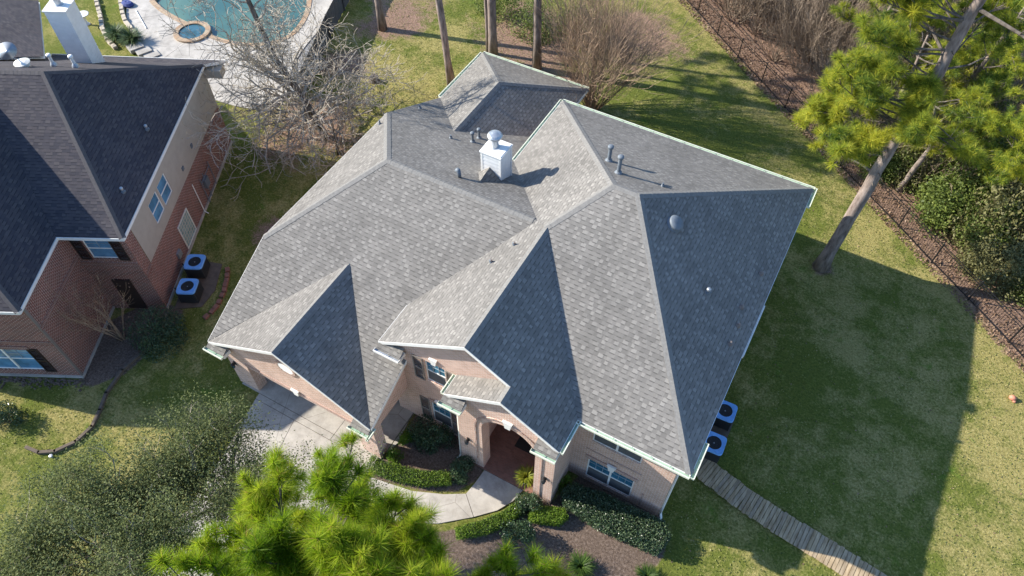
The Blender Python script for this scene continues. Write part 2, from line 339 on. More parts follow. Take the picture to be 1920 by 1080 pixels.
for (cx, cy), r in LITTER: straw = np.maximum(straw, 1-sm(np.hypot(PG[:, 0]-cx, PG[:, 1]-cy)+wob*r*.33, r*.15, r*1.45)*1.0)
mul = np.zeros(len(PG))
for b in BEDS: mul = np.maximum(mul, 1-sm(sdist(PG, b), -.25, .25))
dry = .4+.2*sm(PG[:, 0], 15, 27)-.14*np.exp(-((PG[:, 0]-16)**2/40+(PG[:, 1]-8)**2/60))-.3*np.exp(-((PG[:, 0]-6)**2/60+(PG[:, 1]-24)**2/30))
dry += .22*np.exp(-(fd+2)**2/5)+.25*np.exp(-((PG[:, 0]+13)**2/30+(PG[:, 1]-22)**2/40))+.15*np.exp(-((PG[:, 0]+12)**2/12+(PG[:, 1]+9)**2/12))
for (ax_, ay_), (bx_, by_), w_, k_ in (((13.8,15.8),(18.5,13.1),.9,.3),((18.5,13.1),(24,10.8),1.1,.35),((20.3,6.3),(21.5,5.2),.8,.3),((-16,21),(-10,17),2.2,.25)):
    a_, b_ = np.array((ax_, ay_)), np.array((bx_, by_)); e_ = b_-a_; q_ = np.clip(((PG-a_)@e_)/(e_@e_), 0, 1); dd_ = np.linalg.norm(PG-a_-q_[:, None]*e_, axis=1); dry += k_*np.exp(-(dd_/w_)**2)
gz = G.normal(0, .012, len(PG))
faces = np.array([(j*nx+i, j*nx+i+1, (j+1)*nx+i+1, (j+1)*nx+i) for j in range(ny-1) for i in range(nx-1)])
fm = mul[faces].mean(1) > .5; fs = (straw[faces].mean(1) > .5) & ~fm
def groundpart(name, sel):
    fc = faces[sel]; idx, inv = np.unique(fc, return_inverse=True); me = bpy.data.meshes.new(name)
    me.from_pydata(np.c_[PG[idx], gz[idx]].tolist(), [], inv.reshape(-1, 4).tolist())
    for nm, ar in (('mulch', mul), ('straw', straw), ('dry', dry)):
        a = me.attributes.new(nm, 'FLOAT', 'POINT'); a.data.foreach_set('value', ar[idx].astype(np.float32))
    me.materials.append(M['ground']); me.polygons.foreach_set('use_smooth', [True]*len(fc)); return tag(link(name, me, None, (0,0,0)), kind='structure')
POOL = [(-36,19.3),(-34.3,18.6),(-32.4,18.25),(-30.5,18.1),(-28.3,17.75),(-26.3,18.0),(-24.6,18.8),(-23.6,20.2),(-23.9,22.2),(-25,24.4),(-27,26.5),(-31,28),(-35,27)]
SPA, SPR = (-29.95, 17.35), 1.15
ctr = PG[faces].mean(1); hole = (sdist(ctr, POOL) < .1) | (np.hypot(ctr[:, 0]-SPA[0], ctr[:, 1]-SPA[1]) < 1.2)
groundpart('lawn', ~fm & ~fs & ~hole); groundpart('mulch_bed', fm & ~hole); groundpart('forest_floor', fs & ~hole)
b = MB(); hx = (-52+.0, 46.0); hy = (-26., 61.9)
for lo, hi in (((-600,-600),(600,hy[0])),((-600,hy[1]-.1),(600,600)),((-600,hy[0]),(hx[0],hy[1]-.1)),((hx[1]-.1,hy[0]),(600,hy[1]-.1))):
    b.poly([(lo[0],lo[1],-.02),(hi[0],lo[1],-.02),(hi[0],hi[1],-.02),(lo[0],hi[1],-.02)])
o = b.build('ground', M['ground']); tag(o, kind='structure')
a = o.data.attributes.new('straw', 'FLOAT', 'POINT'); a.data.foreach_set('value', [.7]*len(o.data.vertices))
# paved slabs
def inset(poly, d):
    q = [Vector((*p, 0)) for p in poly]; n = len(q); out = []
    c = sum(q, Vector())/n
    for i in range(n):
        a, b_, e = q[i-1], q[i], q[(i+1) % n]; u = (b_-a).normalized(); w = (e-b_).normalized()
        m = Vector((-u.y-w.y, u.x+w.x, 0)); m = m.normalized() if m.length > 1e-6 else Vector()
        k = max(.4, abs(m.dot(Vector((-u.y, u.x, 0))))); s_ = m*d/k
        out.append(b_+s_)
    return out
def slabs(name, polys, z=.05, gap=.012, mat='conc', base=.012):
    m = MB()
    for pl in polys:
        ar = sum(pl[i][0]*pl[(i+1) % len(pl)][1]-pl[(i+1) % len(pl)][0]*pl[i][1] for i in range(len(pl)))
        if ar < 0: pl = pl[::-1]
        m.cur = 0; q = inset(pl, gap); m.prism([(p.x, p.y, z) for p in q], (0,0,-z-.1))
        m.cur = 1; m.poly([(p[0], p[1], base) for p in pl])
    return tag(m.build(name, [M[mat], M['curb']]), kind='structure')
slabs('driveway', [[(-5.9,-3.3),(-1.4,-3.3),(-1.4,-3.62),(-3.5,-3.62),(-5.85,-3.62)], [(-1.4,-3.3),(1.22,-3.3),(1.15,-4.1),(.3,-3.62),(-1.4,-3.62)],
 [(-5.85,-3.62),(-3.5,-3.62),(-2.9,-6.2),(-5.2,-6.6)],[(-3.5,-3.62),(.3,-3.62),(1.15,-4.1),(1.15,-6.4),(-2.9,-6.2)],
 [(-5.2,-6.6),(-2.9,-6.2),(-2.2,-10),(-4.6,-10.6)],[(-2.9,-6.2),(1.15,-6.4),(1.3,-10),(-2.2,-10)],[(-4.6,-10.6),(-2.2,-10),(1.3,-10),(2,-20),(-3,-20)],
 [(-7.0,-3.3),(-6,-3.3),(-6,2),(-7.0,2)][::1],[(-6,-3.3),(-1.4,-3.3),(-1.4,2),(-6,2)],[(-1.4,-3.3),(1.22,-3.3),(1.22,-.56),(1.22,2),(-1.4,2)]])
slabs('walkway', [[(5.6,-1.38),(7.6,-1.38),(7.45,-2.05),(7.05,-2.75),(6.3,-3.5),(5.45,-2.75),(5.55,-2.1)],[(5.45,-2.75),(6.3,-3.5),(5.1,-4.5),(4.0,-5.1),(3.3,-3.8),(4.6,-3.25)],[(3.3,-3.8),(4,-5.1),(2.6,-5.9),(1.17,-6.4),(1.17,-4.2),(2,-4.05)],[(1.25,-.5),(1.25,-2.9),(1.45,-2.2),(1.25,-.95)]])
# ---------------------------------------------------------------- pool
DECK = [(-40,20.5),(-37.2,18.1),(-36.3,17.0),(-34.6,15.6),(-33,14.9),(-31.5,14.0),(-29.5,12.4),(-24.5,12.3),(-20.5,12.6),(-18.6,14.2),(-20.2,16),(-21.6,19),(-22.3,23),(-23.6,26),(-26,28.6),(-32,30),(-38,28)]
def ringpoly(name, inner, outer, z, mat, h=.1):
    m = MB(); n = len(inner)
    for i in range(n):
        j = (i+1) % n; m.prism([(*inner[i], z), (*inner[j], z), (*outer[j], z), (*outer[i], z)], (0,0,-h))
    return tag(m.build(name, M[mat]), kind='structure')
def smoothp(poly, it=2):
    for _ in range(it):
        q = []
        for i in range(len(poly)):
            a, b_ = np.array(poly[i]), np.array(poly[(i+1) % len(poly)]); q += [tuple(a*.75+b_*.25), tuple(a*.25+b_*.75)]
        poly = q
    return poly
def offs(poly, d):
    p = inset(poly if sum(poly[i][0]*poly[(i+1) % len(poly)][1]-poly[(i+1) % len(poly)][0]*poly[i][1] for i in range(len(poly))) > 0 else poly[::-1], -d); return [(v.x, v.y) for v in p]
PS = smoothp(POOL, 2); PS = PS if sum(PS[i][0]*PS[(i+1) % len(PS)][1]-PS[(i+1) % len(PS)][0]*PS[i][1] for i in range(len(PS))) > 0 else PS[::-1]
PO = offs(PS, .38)
ringpoly('pool_coping', PS, PO, .1, 'coping', .6)
m = MB(); m.poly([(x, y, -.06) for x, y in PS]); tag(m.build('water', M['water']), kind='structure')
ang = np.linspace(0, 2*math.pi, 33)[:-1]
sp1 = [(SPA[0]+math.cos(a)*.95, SPA[1]+math.sin(a)*.95) for a in ang]; sp2 = [(SPA[0]+math.cos(a)*1.32, SPA[1]+math.sin(a)*1.32) for a in ang]
ringpoly('spa_coping', sp1, sp2, .2, 'coping', .8)
m = MB(); m.poly([(x, y, .13) for x, y in sp1]); tag(m.build('spa_water', M['spaw']), kind='structure')
# deck: ring between deck outline and coping, built radially
m = MB(); DS = smoothp(DECK, 2); DS = DS if sum(DS[i][0]*DS[(i+1) % len(DS)][1]-DS[(i+1) % len(DS)][0]*DS[i][1] for i in range(len(DS))) > 0 else DS[::-1]
c0 = np.array((-29.5, 22)); N_ = 72
def radial(poly, a):
    d = np.array((math.cos(a), math.sin(a))); best = 0
    for i in range(len(poly)):
        p, q = np.array(poly[i])-c0, np.array(poly[(i+1) % len(poly)])-c0; e = q-p; den = d[0]*e[1]-d[1]*e[0]
        if abs(den) < 1e-9: continue
        tt = (p[0]*e[1]-p[1]*e[0])/den; s_ = (p[0]*d[1]-p[1]*d[0])/den
        if tt > 0 and -1e-6 <= s_ <= 1+1e-6: best = max(best, tt)
    return c0+d*best
for i in range(N_):
    a0, a1 = 2*math.pi*i/N_, 2*math.pi*(i+1)/N_; g = .004 if i % 9 == 0 else 0
    pi, pj, po, pq = radial(PO, a0+g), radial(PO, a1), radial(DS, a1), radial(DS, a0+g)
    m.prism([(*pi, .07), (*pq, .07), (*po, .07), (*pj, .07)], (0,0,-.2))
tag(m.build('pool_deck', M['deckc']), kind='structure')
# ---------------------------------------------------------------- building helpers
Zv = Vector((0,0,1))
def caps(parent, lines, mat, xf=None, w=.19, step=.24, lift=.013):
    """folded shingle caps laid along ridges and hips; lines: (p0, p1, slope normal a, slope normal b)"""
    m = MB(xf)
    for p0, p1, na, nb in lines:
        p0, p1 = Vector(p0), Vector(p1); d = (p1-p0).normalized(); L = (p1-p0).length; k = max(1, round(L/step))
        na, nb = Vector(na).normalized(), Vector(nb).normalized()
        da = na.cross(d); da = -da if da.dot(nb) > 0 else da      # in plane a, away from plane b
        db = nb.cross(d); db = -db if db.dot(na) > 0 else db
        up = (na+nb).normalized()
        for i in range(k):
            a, e = p0+d*(L*i/k), p0+d*(L*(i+1)/k+.03); lo, hi = lift, lift*.7
            lo += R.uniform(0, .003); ww = w*R.uniform(.95, 1.05)
            A = [a+da*ww+na*lo, a+up*lo*1.2, a+db*ww+nb*lo]; B = [e+da*ww+na*hi, e+up*hi*1.2, e+db*ww+nb*hi]
            m.poly([A[0], A[1], B[1], B[0]]); m.poly([A[1], A[2], B[2], B[1]])
            bl = [a+da*ww, a, a+db*ww]; m.poly([A[0], bl[0], bl[1], A[1]]); m.poly([A[1], bl[1], bl[2], A[2]])
            m.poly([A[0], B[0], e+da*ww, bl[0]]); m.poly([A[2], bl[2], e+db*ww, B[2]])
    return m.build('ridge_cap', mat, parent)
def nrm(p):
    p = [Vector(q) for q in p]; n = (p[1]-p[0]).cross(p[2]-p[0]).normalized(); return n if n.z > 0 else -n
def wall(m, p0, p1, z0, z1, holes=(), th=.25, nrmv=None):
    """vertical wall slab, outer face on p0-p1, thickness towards -nrmv; holes (u0,u1,z0,z1)"""
    p0, p1 = Vector((*p0, 0)), Vector((*p1, 0)); d = (p1-p0); L = d.length; d.normalize(); n = Vector(nrmv)
    us = sorted({0, L, *[h[0] for h in holes], *[h[1] for h in holes]}); zs = sorted({z0, z1, *[h[2] for h in holes], *[h[3] for h in holes]})
    inh = lambda u, z: any(h[0] < u < h[1] and h[2] < z < h[3] for h in holes)
    for a, b in zip(us, us[1:]):
        for c, e in zip(zs, zs[1:]):
            if inh((a+b)/2, (c+e)/2): continue
            m.poly_n([p0+d*a+Zv*c, p0+d*b+Zv*c, p0+d*b+Zv*e, p0+d*a+Zv*e], n)
    for a, b, c, e in holes:
        for q, w, nn in (((a,c),(a,e),d),((b,c),(b,e),-d),((a,c),(b,c),Zv),((a,e),(b,e),-Zv)):
            A, B = p0+d*q[0]+Zv*q[1], p0+d*w[0]+Zv*w[1]; m.poly_n([A, B, B-n*th, A-n*th], nn)
def poly_n(s, pts, n):
    pts = [Vector(p) for p in pts]; c = (pts[1]-pts[0]).cross(pts[2]-pts[0])
    s.poly(pts if c.dot(Vector(n)) > 0 else pts[::-1]); return s
MB.poly_n = poly_n
def window(parent, p, d, n, w, h, twin=False, cols=3, rows=2, fr='white', glass='glass', xf=None, rec=.09, single=False, screens=True):
    """double-hung window; p bottom-left outer wall point, d along the wall, n outward"""
    p, d, n = Vector(p), Vector(d), Vector(n); q = p-n*rec
    m = MB(xf); f = .055
    def bar(u0, u1, v0, v1, t=.05, o=0): m.obox(q+d*(u0+u1)/2+Zv*(v0+v1)/2+n*(t/2+o-.02), d*(u1-u0)/2, Zv*(v1-v0)/2, n*t/2)
    bar(0, f, 0, h); bar(w-f, w, 0, h); bar(f, w-f, 0, f); bar(f, w-f, h-f, h)
    units = [(f, w/2-.045), (w/2+.045, w-f)] if twin else [(f, w-f)]
    if twin: bar(w/2-.045, w/2+.045, f, h-f, .07)
    mid = h*.5
    if not single:
        for a, b in units: bar(a, b, mid-.03, mid+.03, .045)
    o = m.build('window', M[fr], parent)
    g = MB(xf); s_ = MB(xf); mu = MB(xf)
    for a, b in units:
        A, B = q+d*a, q+d*b
        z0 = f if (single or not screens) else mid
        g.poly_n([A+Zv*z0, B+Zv*z0, B+Zv*(h-f), A+Zv*(h-f)], n)
        if z0 == mid: s_.poly_n([A+Zv*f+n*.01, B+Zv*f+n*.01, B+Zv*mid+n*.01, A+Zv*mid+n*.01], n)
        lo = mid+.03 if not single else f
        for k in range(1, cols): u = a+(b-a)*k/cols; mu.obox(q+d*u+Zv*(lo+h-f)/2+n*.012, d*.008, Zv*(h-f-lo)/2, n*.012)
        for k in range(1, rows): z = lo+(h-f-lo)*k/rows; mu.obox(q+d*(a+b)/2+Zv*z+n*.014, d*(b-a)/2, Zv*.008, n*.012)
    g.build('pane', M[glass], o)
    if s_.v: s_.build('screen', M['screen'], o)
    if mu.v: mu.build('muntin', M['muntin'], o)
    return o
def shutter(parent, p, d, n, w, h, mat, xf=None):
    p, d, n = Vector(p), Vector(d), Vector(n); m = MB(xf); t = .05
    for u0, u1, v0, v1 in ((0,.06,0,h),(w-.06,w,0,h),(.06,w-.06,0,.08),(.06,w-.06,h-.08,h),(.06,w-.06,h*.48,h*.54)):
        m.obox(p+d*(u0+u1)/2+Zv*(v0+v1)/2+n*t/2, d*(u1-u0)/2, Zv*(v1-v0)/2, n*t/2)
    k = int(h/.075)
    for i in range(1, k):
        z = h*i/k; m.obox(p+d*w/2+Zv*z+n*.025, d*(w/2-.06), Zv*.028+n*.012, n*.006)
    return m.build('shutter', M[mat], parent)
def keystone(parent, p, d, n, w=.3, h=.4, xf=None):
    p, d, n = Vector(p), Vector(d), Vector(n); m = MB(xf)
    m.prism([p-d*w*.32, p+d*w*.32, p+d*w*.55+Zv*h, p-d*w*.55+Zv*h], n*.07); m.prism([p-d*w*.6+Zv*h, p+d*w*.6+Zv*h, p+d*w*.6+Zv*(h+.07), p-d*w*.6+Zv*(h+.07)], n*.1)
    return m.build('keystone', M['white'], parent)
def lantern(parent, p, n, xf=None):
    p, n = Vector(p), Vector(n); o = MB(xf); c = p+n*.16
    o.obox(p+n*.02+Zv*.02, n.cross(Zv)*.06, Zv*.11, n*.02); o.tube([p+n*.03+Zv*.08, p+n*.1+Zv*.17, c+Zv*.16], .014, 5)
    o.lathe(c+Zv*.06, [(.11,0),(.06,.06),(.02,.1)], 6); o.lathe(c-Zv*.17, [(.05,0),(.07,.02)], 6)
    for k in range(6): a = k*math.pi/3; e = Vector((math.cos(a), math.sin(a), 0)); o.tube([c+e*.06-Zv*.16, c+e*.09+Zv*.06], .009, 4)
    b = o.build('wall_lantern', M['black'], parent); g = MB(xf); g.lathe(c-Zv*.15, [(.05,0),(.075,.2)], 6); g.build('lamp_glass', M['glass'], b); return b
def gutter(parent, p0, p1, n, xf=None, w=.16, h=.12, lip='gutter', ins='green', drop=0.):
    p0, p1, n = Vector(p0)-Zv*drop, Vector(p1)-Zv*drop, Vector(n); d = (p1-p0).normalized(); m = MB(xf)
    A, B = p0, p1
    m.cur = 0; m.prism([A+n*(w-.02), B+n*(w-.02), B+n*w, A+n*w], -Zv*h)                      # outer face and lip
    m.prism([A+n*(w-.035)+Zv*.004, B+n*(w-.035)+Zv*.004, B+n*(w+.008)+Zv*.004, A+n*(w+.008)+Zv*.004], -Zv*.02)
    for q, s_ in ((A, d), (B, -d)): m.prism([q, q+n*(w-.02), q+n*(w-.02)-Zv*h, q-Zv*h], s_*.012)
    m.cur = 1; m.poly_n([A-Zv*h*.7, B-Zv*h*.7, B+n*(w-.02)-Zv*h*.7, A+n*(w-.02)-Zv*h*.7], Zv)
    L = (p1-p0).length
    for k in range(1, int(L/.9)+1): c = p0+d*(L*k/(int(L/.9)+1)); m.obox(c+n*w*.5-Zv*.015, d*.012, n*w*.48, Zv*.008)
    m.cur = 0; m.poly_n([A-Zv*h, B-Zv*h, B+n*w-Zv*h, A+n*w-Zv*h], -Zv)
    return m.build('gutter', [M[lip], M[ins]], parent)
def downspout(parent, pts, mat='white', xf=None, s=.05):
    m = MB(xf)
    for a, b in zip(pts, pts[1:]):
        a, b = Vector(a), Vector(b); d = (b-a).normalized(); u = d.cross(Vector((.3,.9,.1))).normalized(); w = d.cross(u)
        m.obox((a+b)/2, u*s*.7, w*s, d*((b-a).length/2+s*.6))
    return m.build('downspout', M[mat], parent)
def pipe_vent(parent, p, h, r=.055, hat=True, mat='dull', flash='dull', xf=None, nn=(0,0,1)):
    p = Vector(p); m = MB(xf); m.tube([p-Zv*.1, p+Zv*h], r, 12)
    o = m.build('vent_pipe', M[mat], parent, smooth=False); f = MB(xf)
    f.lathe(p, [(r*2.4,-.05),(r*2.0,.04),(r*1.15,.14)], 14, axis=nn); f.build('flashing', M[flash], o)
    if hat:
        c = MB(xf); c.lathe(p+Zv*(h-.03), [(r*1.15,-.07),(r*1.55,-.05),(r*1.65,.03),(r*1.4,.07),(r*.5,.09)], 16); c.build('vent_cap', M[mat], o, smooth=True)
    return o
# ================================================================ THE BRICK HOUSE
H = thing('brick_house', (3, 6, 0), 'two storey pink brick house with grey shingle hip and gable roofs and a white chimney', 'house')
E0 = 5.9; TH = (0, 0, -.13)
SL = {}
def sl(name, *p): SL[name] = [Vector(q) for q in p]
P4, P5 = (6.31,8.45,9.89), (7.48,8.45,9.89); HP = (4.5,5.93,8.7)
sl('mf', P4, P5, (13.74,0,E0), (9.1,0,E0), HP)
sl('mr', P5, (13.74,16.89,E0), (13.74,0,E0))
sl('mb', P4, (0,16.89,E0), (13.74,16.89,E0), P5)
sl('ml', P4, HP, (3.92,6.37,8.37), (0,11.4,E0), (0,16.89,E0))
sl('pr', (4.65,-.78,8.72), (9.12,-.78,E0), (9.12,-.01,E0), (4.6,5.93,8.72))
sl('lr', (6.6,-1.55,7.49), (9.12,-1.55,E0), (9.12,-.781,E0), (6.6,-.781,7.49))
sl('pl', (4.65,-.78,8.72), (4.6,5.93,8.72), (3.92,6.37,8.37), (.33,1.35,E0), (.33,-.78,E0))
sl('ll', (6.6,-1.55,7.49), (6.6,-.56,7.49), (4.0,-.56,E0), (4.0,-1.55,E0))
sl('wf', (-3.84,6.37,8.37), (-7.65,1.35,E0), (-7.55,-3.45,3.58), (-3.05,1.85,6.145)); sl('wv', (-3.84,6.37,8.37), (-3.05,1.85,6.145), (1.44,-3.45,3.58), (1.44,1.35,E0-.02), (3.92,6.37,8.37))
sl('wl', (-3.84,6.37,8.37), (-7.72,11.4,E0), (-7.65,1.35,E0))
sl('wb', (-3.84,6.37,8.37), (3.92,6.37,8.37), (.52,10.8,6.2), (.52,16.4,3.45), (-7.75,16.4,3.45), (-7.72,11.4,E0))
sl('gl', (-3.0,-3.46,6.16), (-3.05,1.87,6.16), (-7.5,-3.46,3.6))
sl('gr', (-3.0,-3.46,6.16), (1.42,-3.46,3.6), (-3.05,1.87,6.16))
sl('bl', (-4.12,12.3,5.46), (-4.1,17.1,5.46), (-7.8,21.5,3.45), (-7.75,16.4,3.45))
sl('br', (-4.12,12.3,5.46), (-.4,16.4,3.45), (-.4,21.5,3.45), (-4.1,17.1,5.46))
sl('bh', (-4.1,17.1,5.46), (-.4,21.5,3.45), (-7.8,21.5,3.45))
NN = {k: nrm(p) for k, p in SL.items()}
m = MB()
for k, p in SL.items(): m.poly_n(p, (0,0,1))
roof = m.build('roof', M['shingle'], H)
# underside and edges (soffit and fascia)
m = MB()
EDGE = dict(mf=[2], mr=[1], mb=[1], ml=[3], pr=[0, 1], lr=[0, 1], pl=[3, 4], ll=[2, 3], wf=[1], wv=[2], wl=[1], wb=[3, 4], gl=[2], gr=[0], bl=[2], br=[1], bh=[1])
for k, p in SL.items():
    m.poly_n([q+Vector((0,0,-.12)) for q in p], (0,0,-1))
    for i in EDGE[k]:
        a, b_ = p[i], p[(i+1) % len(p)]; cen = sum(p, Vector())/len(p); d = (b_-a).normalized(); n = d.cross(Zv)
        n = n if n.dot((a+b_)/2-cen) > 0 else -n
        m.prism([a-Zv*.012, b_-Zv*.012, b_-Zv*.2, a-Zv*.2], n*.022)
m.build('fascia', M['white'], H)
caps(roof, [(P4,P5,NN['mf'],NN['mb']), (P5,(13.7,.05,E0+.03),NN['mf'],NN['mr']), (P5,(13.7,16.85,E0+.03),NN['mr'],NN['mb']), (P4,(.04,16.85,E0+.03),NN['mb'],NN['ml']), (P4,HP,NN['mf'],NN['ml']),
    ((4.6,5.93,8.72),(4.65,-.76,8.72),NN['pl'],NN['pr']), ((6.6,-.8,7.49),(6.6,-1.53,7.49),NN['ll'],NN['lr']), ((3.75,6.37,8.37),(-3.84,6.37,8.37),NN['wf'],NN['wb']),
    ((-3.84,6.37,8.37),(-7.63,1.38,E0+.02),NN['wf'],NN['wl']), ((-3.84,6.37,8.37),(-7.7,11.37,E0+.02),NN['wl'],NN['wb']), ((-3.05,1.75,6.16),(-3,-3.44,6.16),NN['gl'],NN['gr']),
    ((-4.12,12.35,5.46),(-4.1,17.1,5.46),NN['bl'],NN['br']), ((-4.1,17.1,5.46),(-.42,21.47,3.46),NN['br'],NN['bh']), ((-4.1,17.1,5.46),(-7.78,21.47,3.46),NN['bl'],NN['bh'])], M['cap'])
# walls
m = MB(); YB = .45
wall(m, (8.93,YB), (13.27,YB), 0, 5.78, [(.8,2.93,.35,2.25), (.8,2.93,3.85,5.35)], .25, (0,-1,0))
wall(m, (13.27,YB), (13.27,16.4), 0, 5.78, [(5.2,6.2,.9,2.4), (10,11.5,.9,2.4)], .25, (1,0,0))
wall(m, (.45,16.4), (13.27,16.4), 0, 5.78, [], .25, (0,1,0)); wall(m, (.45,10.9), (.45,16.4), 0, 5.78, [], .25, (-1,0,0))
m.poly_n([(13.27,YB,0),(13.27,YB+.01,5.78),(13.27,YB,5.78)], (1,0,0))
RW = -.55                                                              # recessed wall with the two shuttered windows
wall(m, (.45,RW), (4.41,RW), 0, 5.78, [(1.95,2.95,.4,2.3), (1.95,2.95,4.15,5.75)], .25, (0,-1,0))
m.poly_n([(.45,RW,5.78),(8.9,RW,5.78),(4.65,RW,8.5)], (0,-1,0)); m.poly_n([(.45,RW,4.2),(.45,RW+5,5.8),(.45,RW,5.8)], (-1,0,0)); m.poly_n([(.45,RW,3),(.45,3,3),(.45,3,5.8),(.45,RW,5.8)], (-1,0,0))
wall(m, (-7.3,1.7), (-7.3,11), 0, 5.78, [], .25, (-1,0,0)); wall(m, (-7.3,11), (-7.3,21.1), 0, 3.4, [], .25, (-1,0,0)); wall(m, (-7.3,21.1), (-.8,21.1), 0, 3.4, [], .25, (0,1,0)); wall(m, (-.8,16), (-.8,21.1), 0, 3.4, [], .25, (1,0,0))
# carport front: two brick piers, lintel and gable; open on both sides
GY = -3.2
for x0, x1 in ((-7.15,-5.95), (.25,1.2)): m.box((x0,GY,0), (x1,GY+.55,2.36))
m.prism([(-7.15,GY,2.36),(1.2,GY,2.36),(1.2,GY,3.6),(-3,GY,6.05),(-7.15,GY,3.6)], (0,.55,0))
for x0 in (-7.15,.9): m.prism([(x0,GY+.55,2.5),(x0,1.7,2.5),(x0,1.7,5.75),(x0,GY+.55,3.55)], (.3,0,0))
for x0 in (-7.15,.7): m.box((x0,1.2,0), (x0+.5,1.75,2.5))
wall(m, (-7.1,2.0), (1.2,2.0), 0, 5.6, [(1.2,6.9,0,2.2)], .3, (0,-1,0))
# porch tower with the two storey arch
PX0, PX1, PY = 4.41, 8.93, -1.35; AX, AR, AS = 6.8, 1.25, 4.05
arc = [(AX+AR*math.cos(a), AS+AR*math.sin(a)) for a in np.linspace(math.pi, 0, 21)]
def facepoly(y, n):
    top = lambda x: min(5.85+(x-4.0)*.62 if x < 6.6 else 5.85+(9.12-x)*.63, 7.4)
    m.poly_n([(PX0,y,0),(AX-AR,y,0),(AX-AR,y,AS),(PX0,y,AS)], n); m.poly_n([(AX+AR,y,0),(PX1,y,0),(PX1,y,AS),(AX+AR,y,AS)], n)
    xs = [PX0]+[q[0] for q in arc]+[PX1]; zs = [AS]+[q[1] for q in arc]+[AS]
    for i in range(len(xs)-1): m.poly_n([(xs[i],y,zs[i]),(xs[i+1],y,zs[i+1]),(xs[i+1],y,top(xs[i+1])),(xs[i],y,top(xs[i]))], n)
facepoly(PY, (0,-1,0)); facepoly(PY+.6, (0,1,0))
full = [(AX-AR,0.)]+arc+[(AX+AR,0.)]
for (a, za), (b_, zb) in zip(full, full[1:]): m.poly_n([(a,PY,za),(b_,PY,zb),(b_,PY+.6,zb),(a,PY+.6,za)], (AX-(a+b_)/2, 0, 2.0-(za+zb)/2))
for x, n in ((PX0,-1),(PX1,1)):
    m.poly_n([(x,PY,0),(x,.45,0),(x,.45,5.78),(x,PY,5.78)], (n,0,0)); m.poly_n([(x-n*.6,PY+.6,0),(x-n*.6,1.6,0),(x-n*.6,1.6,5.6),(x-n*.6,PY+.6,5.6)], (-n,0,0))
m.poly_n([(PX0,1.6,0),(PX1,1.6,0),(PX1,1.6,5.6),(PX0,1.6,5.6)], (0,-1,0)); m.poly_n([(PX0,PY+.6,5.6),(PX1,PY+.6,5.6),(PX1,1.6,5.6),(PX0,1.6,5.6)], (0,0,-1))
walls = m.build('wall', M['brick'], H)
m = MB(); m.prism([(5.0,PY-.05,.13),(8.35,PY-.05,.13),(8.35,1.62,.13),(5.0,1.62,.13)], (0,0,-.2)); m.build('porch_floor', M['paver'], H)
# raised brick courses
m = MB()
for rr, dd in ((AR+.34, .035),):
    a2 = [(AX+rr*math.cos(a), AS+rr*math.sin(a)) for a in np.linspace(math.pi, 0, 25)]; a1 = [(AX+(rr-.08)*math.cos(a), AS+(rr-.08)*math.sin(a)) for a in np.linspace(math.pi, 0, 25)]
    for i in range(24): m.prism([(a1[i][0],PY,a1[i][1]),(a1[i+1][0],PY,a1[i+1][1]),(a2[i+1][0],PY,a2[i+1][1]),(a2[i][0],PY,a2[i][1])], (0,-dd,0))
    for s_ in (-1, 1): m.box((AX+s_*rr-.04 if s_ > 0 else AX-rr, PY-dd, .3), (AX+s_*rr if s_ > 0 else AX-rr+.08, PY, AS))
m.build('arch_course', M['soldier'], H); m = MB()
for x0, x1, z in ((9.55,12.05,3.1),): m.box((x0, YB-.03, z-.1), (x1, YB, z))
m.build('brick_course', M['soldier'], H); m = MB()
m.box((12.32,YB-.03,.22),(12.4,YB,1.4))
m.build('brick_course', M['soldier'], H)
for lo_, hi_ in (((9.6,YB-.05,2.25),(12.0,YB+.001,2.5)),((2.3,RW-.035,2.3),(3.5,RW+.001,2.52)),((-5.95,GY-.03,2.36),(.25,GY+.001,2.62))): m = MB(); m.box(lo_, hi_); m.build('lintel', M['soldier'], H)
window(H, (9.73,YB,.35), (1,0,0), (0,-1,0), 2.13, 1.9, True, 3, 2); window(H, (9.73,YB,3.85), (1,0,0), (0,-1,0), 2.13, 1.5, True, 3, 2)
window(H, (2.4,RW,.4), (1,0,0), (0,-1,0), 1.0, 1.9, False, 3, 2); window(H, (2.4,RW,4.15), (1,0,0), (0,-1,0), 1.0, 1.6, False, 3, 2)
window(H, (13.27,5.65,.9), (0,1,0), (1,0,0), 1.0, 1.5); window(H, (13.27,10.45,.9), (0,1,0), (1,0,0), 1.5, 1.5)
for x in (1.83, 3.47): shutter(H, (x,RW,.3), (1,0,0), (0,-1,0), .5, 2.05, 'taupe'); shutter(H, (x,RW,4.05), (1,0,0), (0,-1,0), .5, 1.75, 'taupe')
keystone(H, (10.8,YB-.05,2.2), (1,0,0), (0,-1,0), .34, .42); keystone(H, (2.9,RW-.03,2.3), (1,0,0), (0,-1,0), .3, .36); keystone(H, (2.9,RW,5.78), (1,0,0), (0,-1,0), .3, .36)
keystone(H, (AX,PY,AS+AR-.02), (1,0,0), (0,-1,0), .36, .46); keystone(H, (-2.95,GY-.03,2.38), (1,0,0), (0,-1,0), .34, .36)
for p in ((4.86,PY,2.35),(8.58,PY,2.45)): lantern(H, p, (0,-1,0))
lantern(H, (-6.75,GY,2.0), (0,-1,0)); lantern(H, (.55,GY,2.0), (0,-1,0))
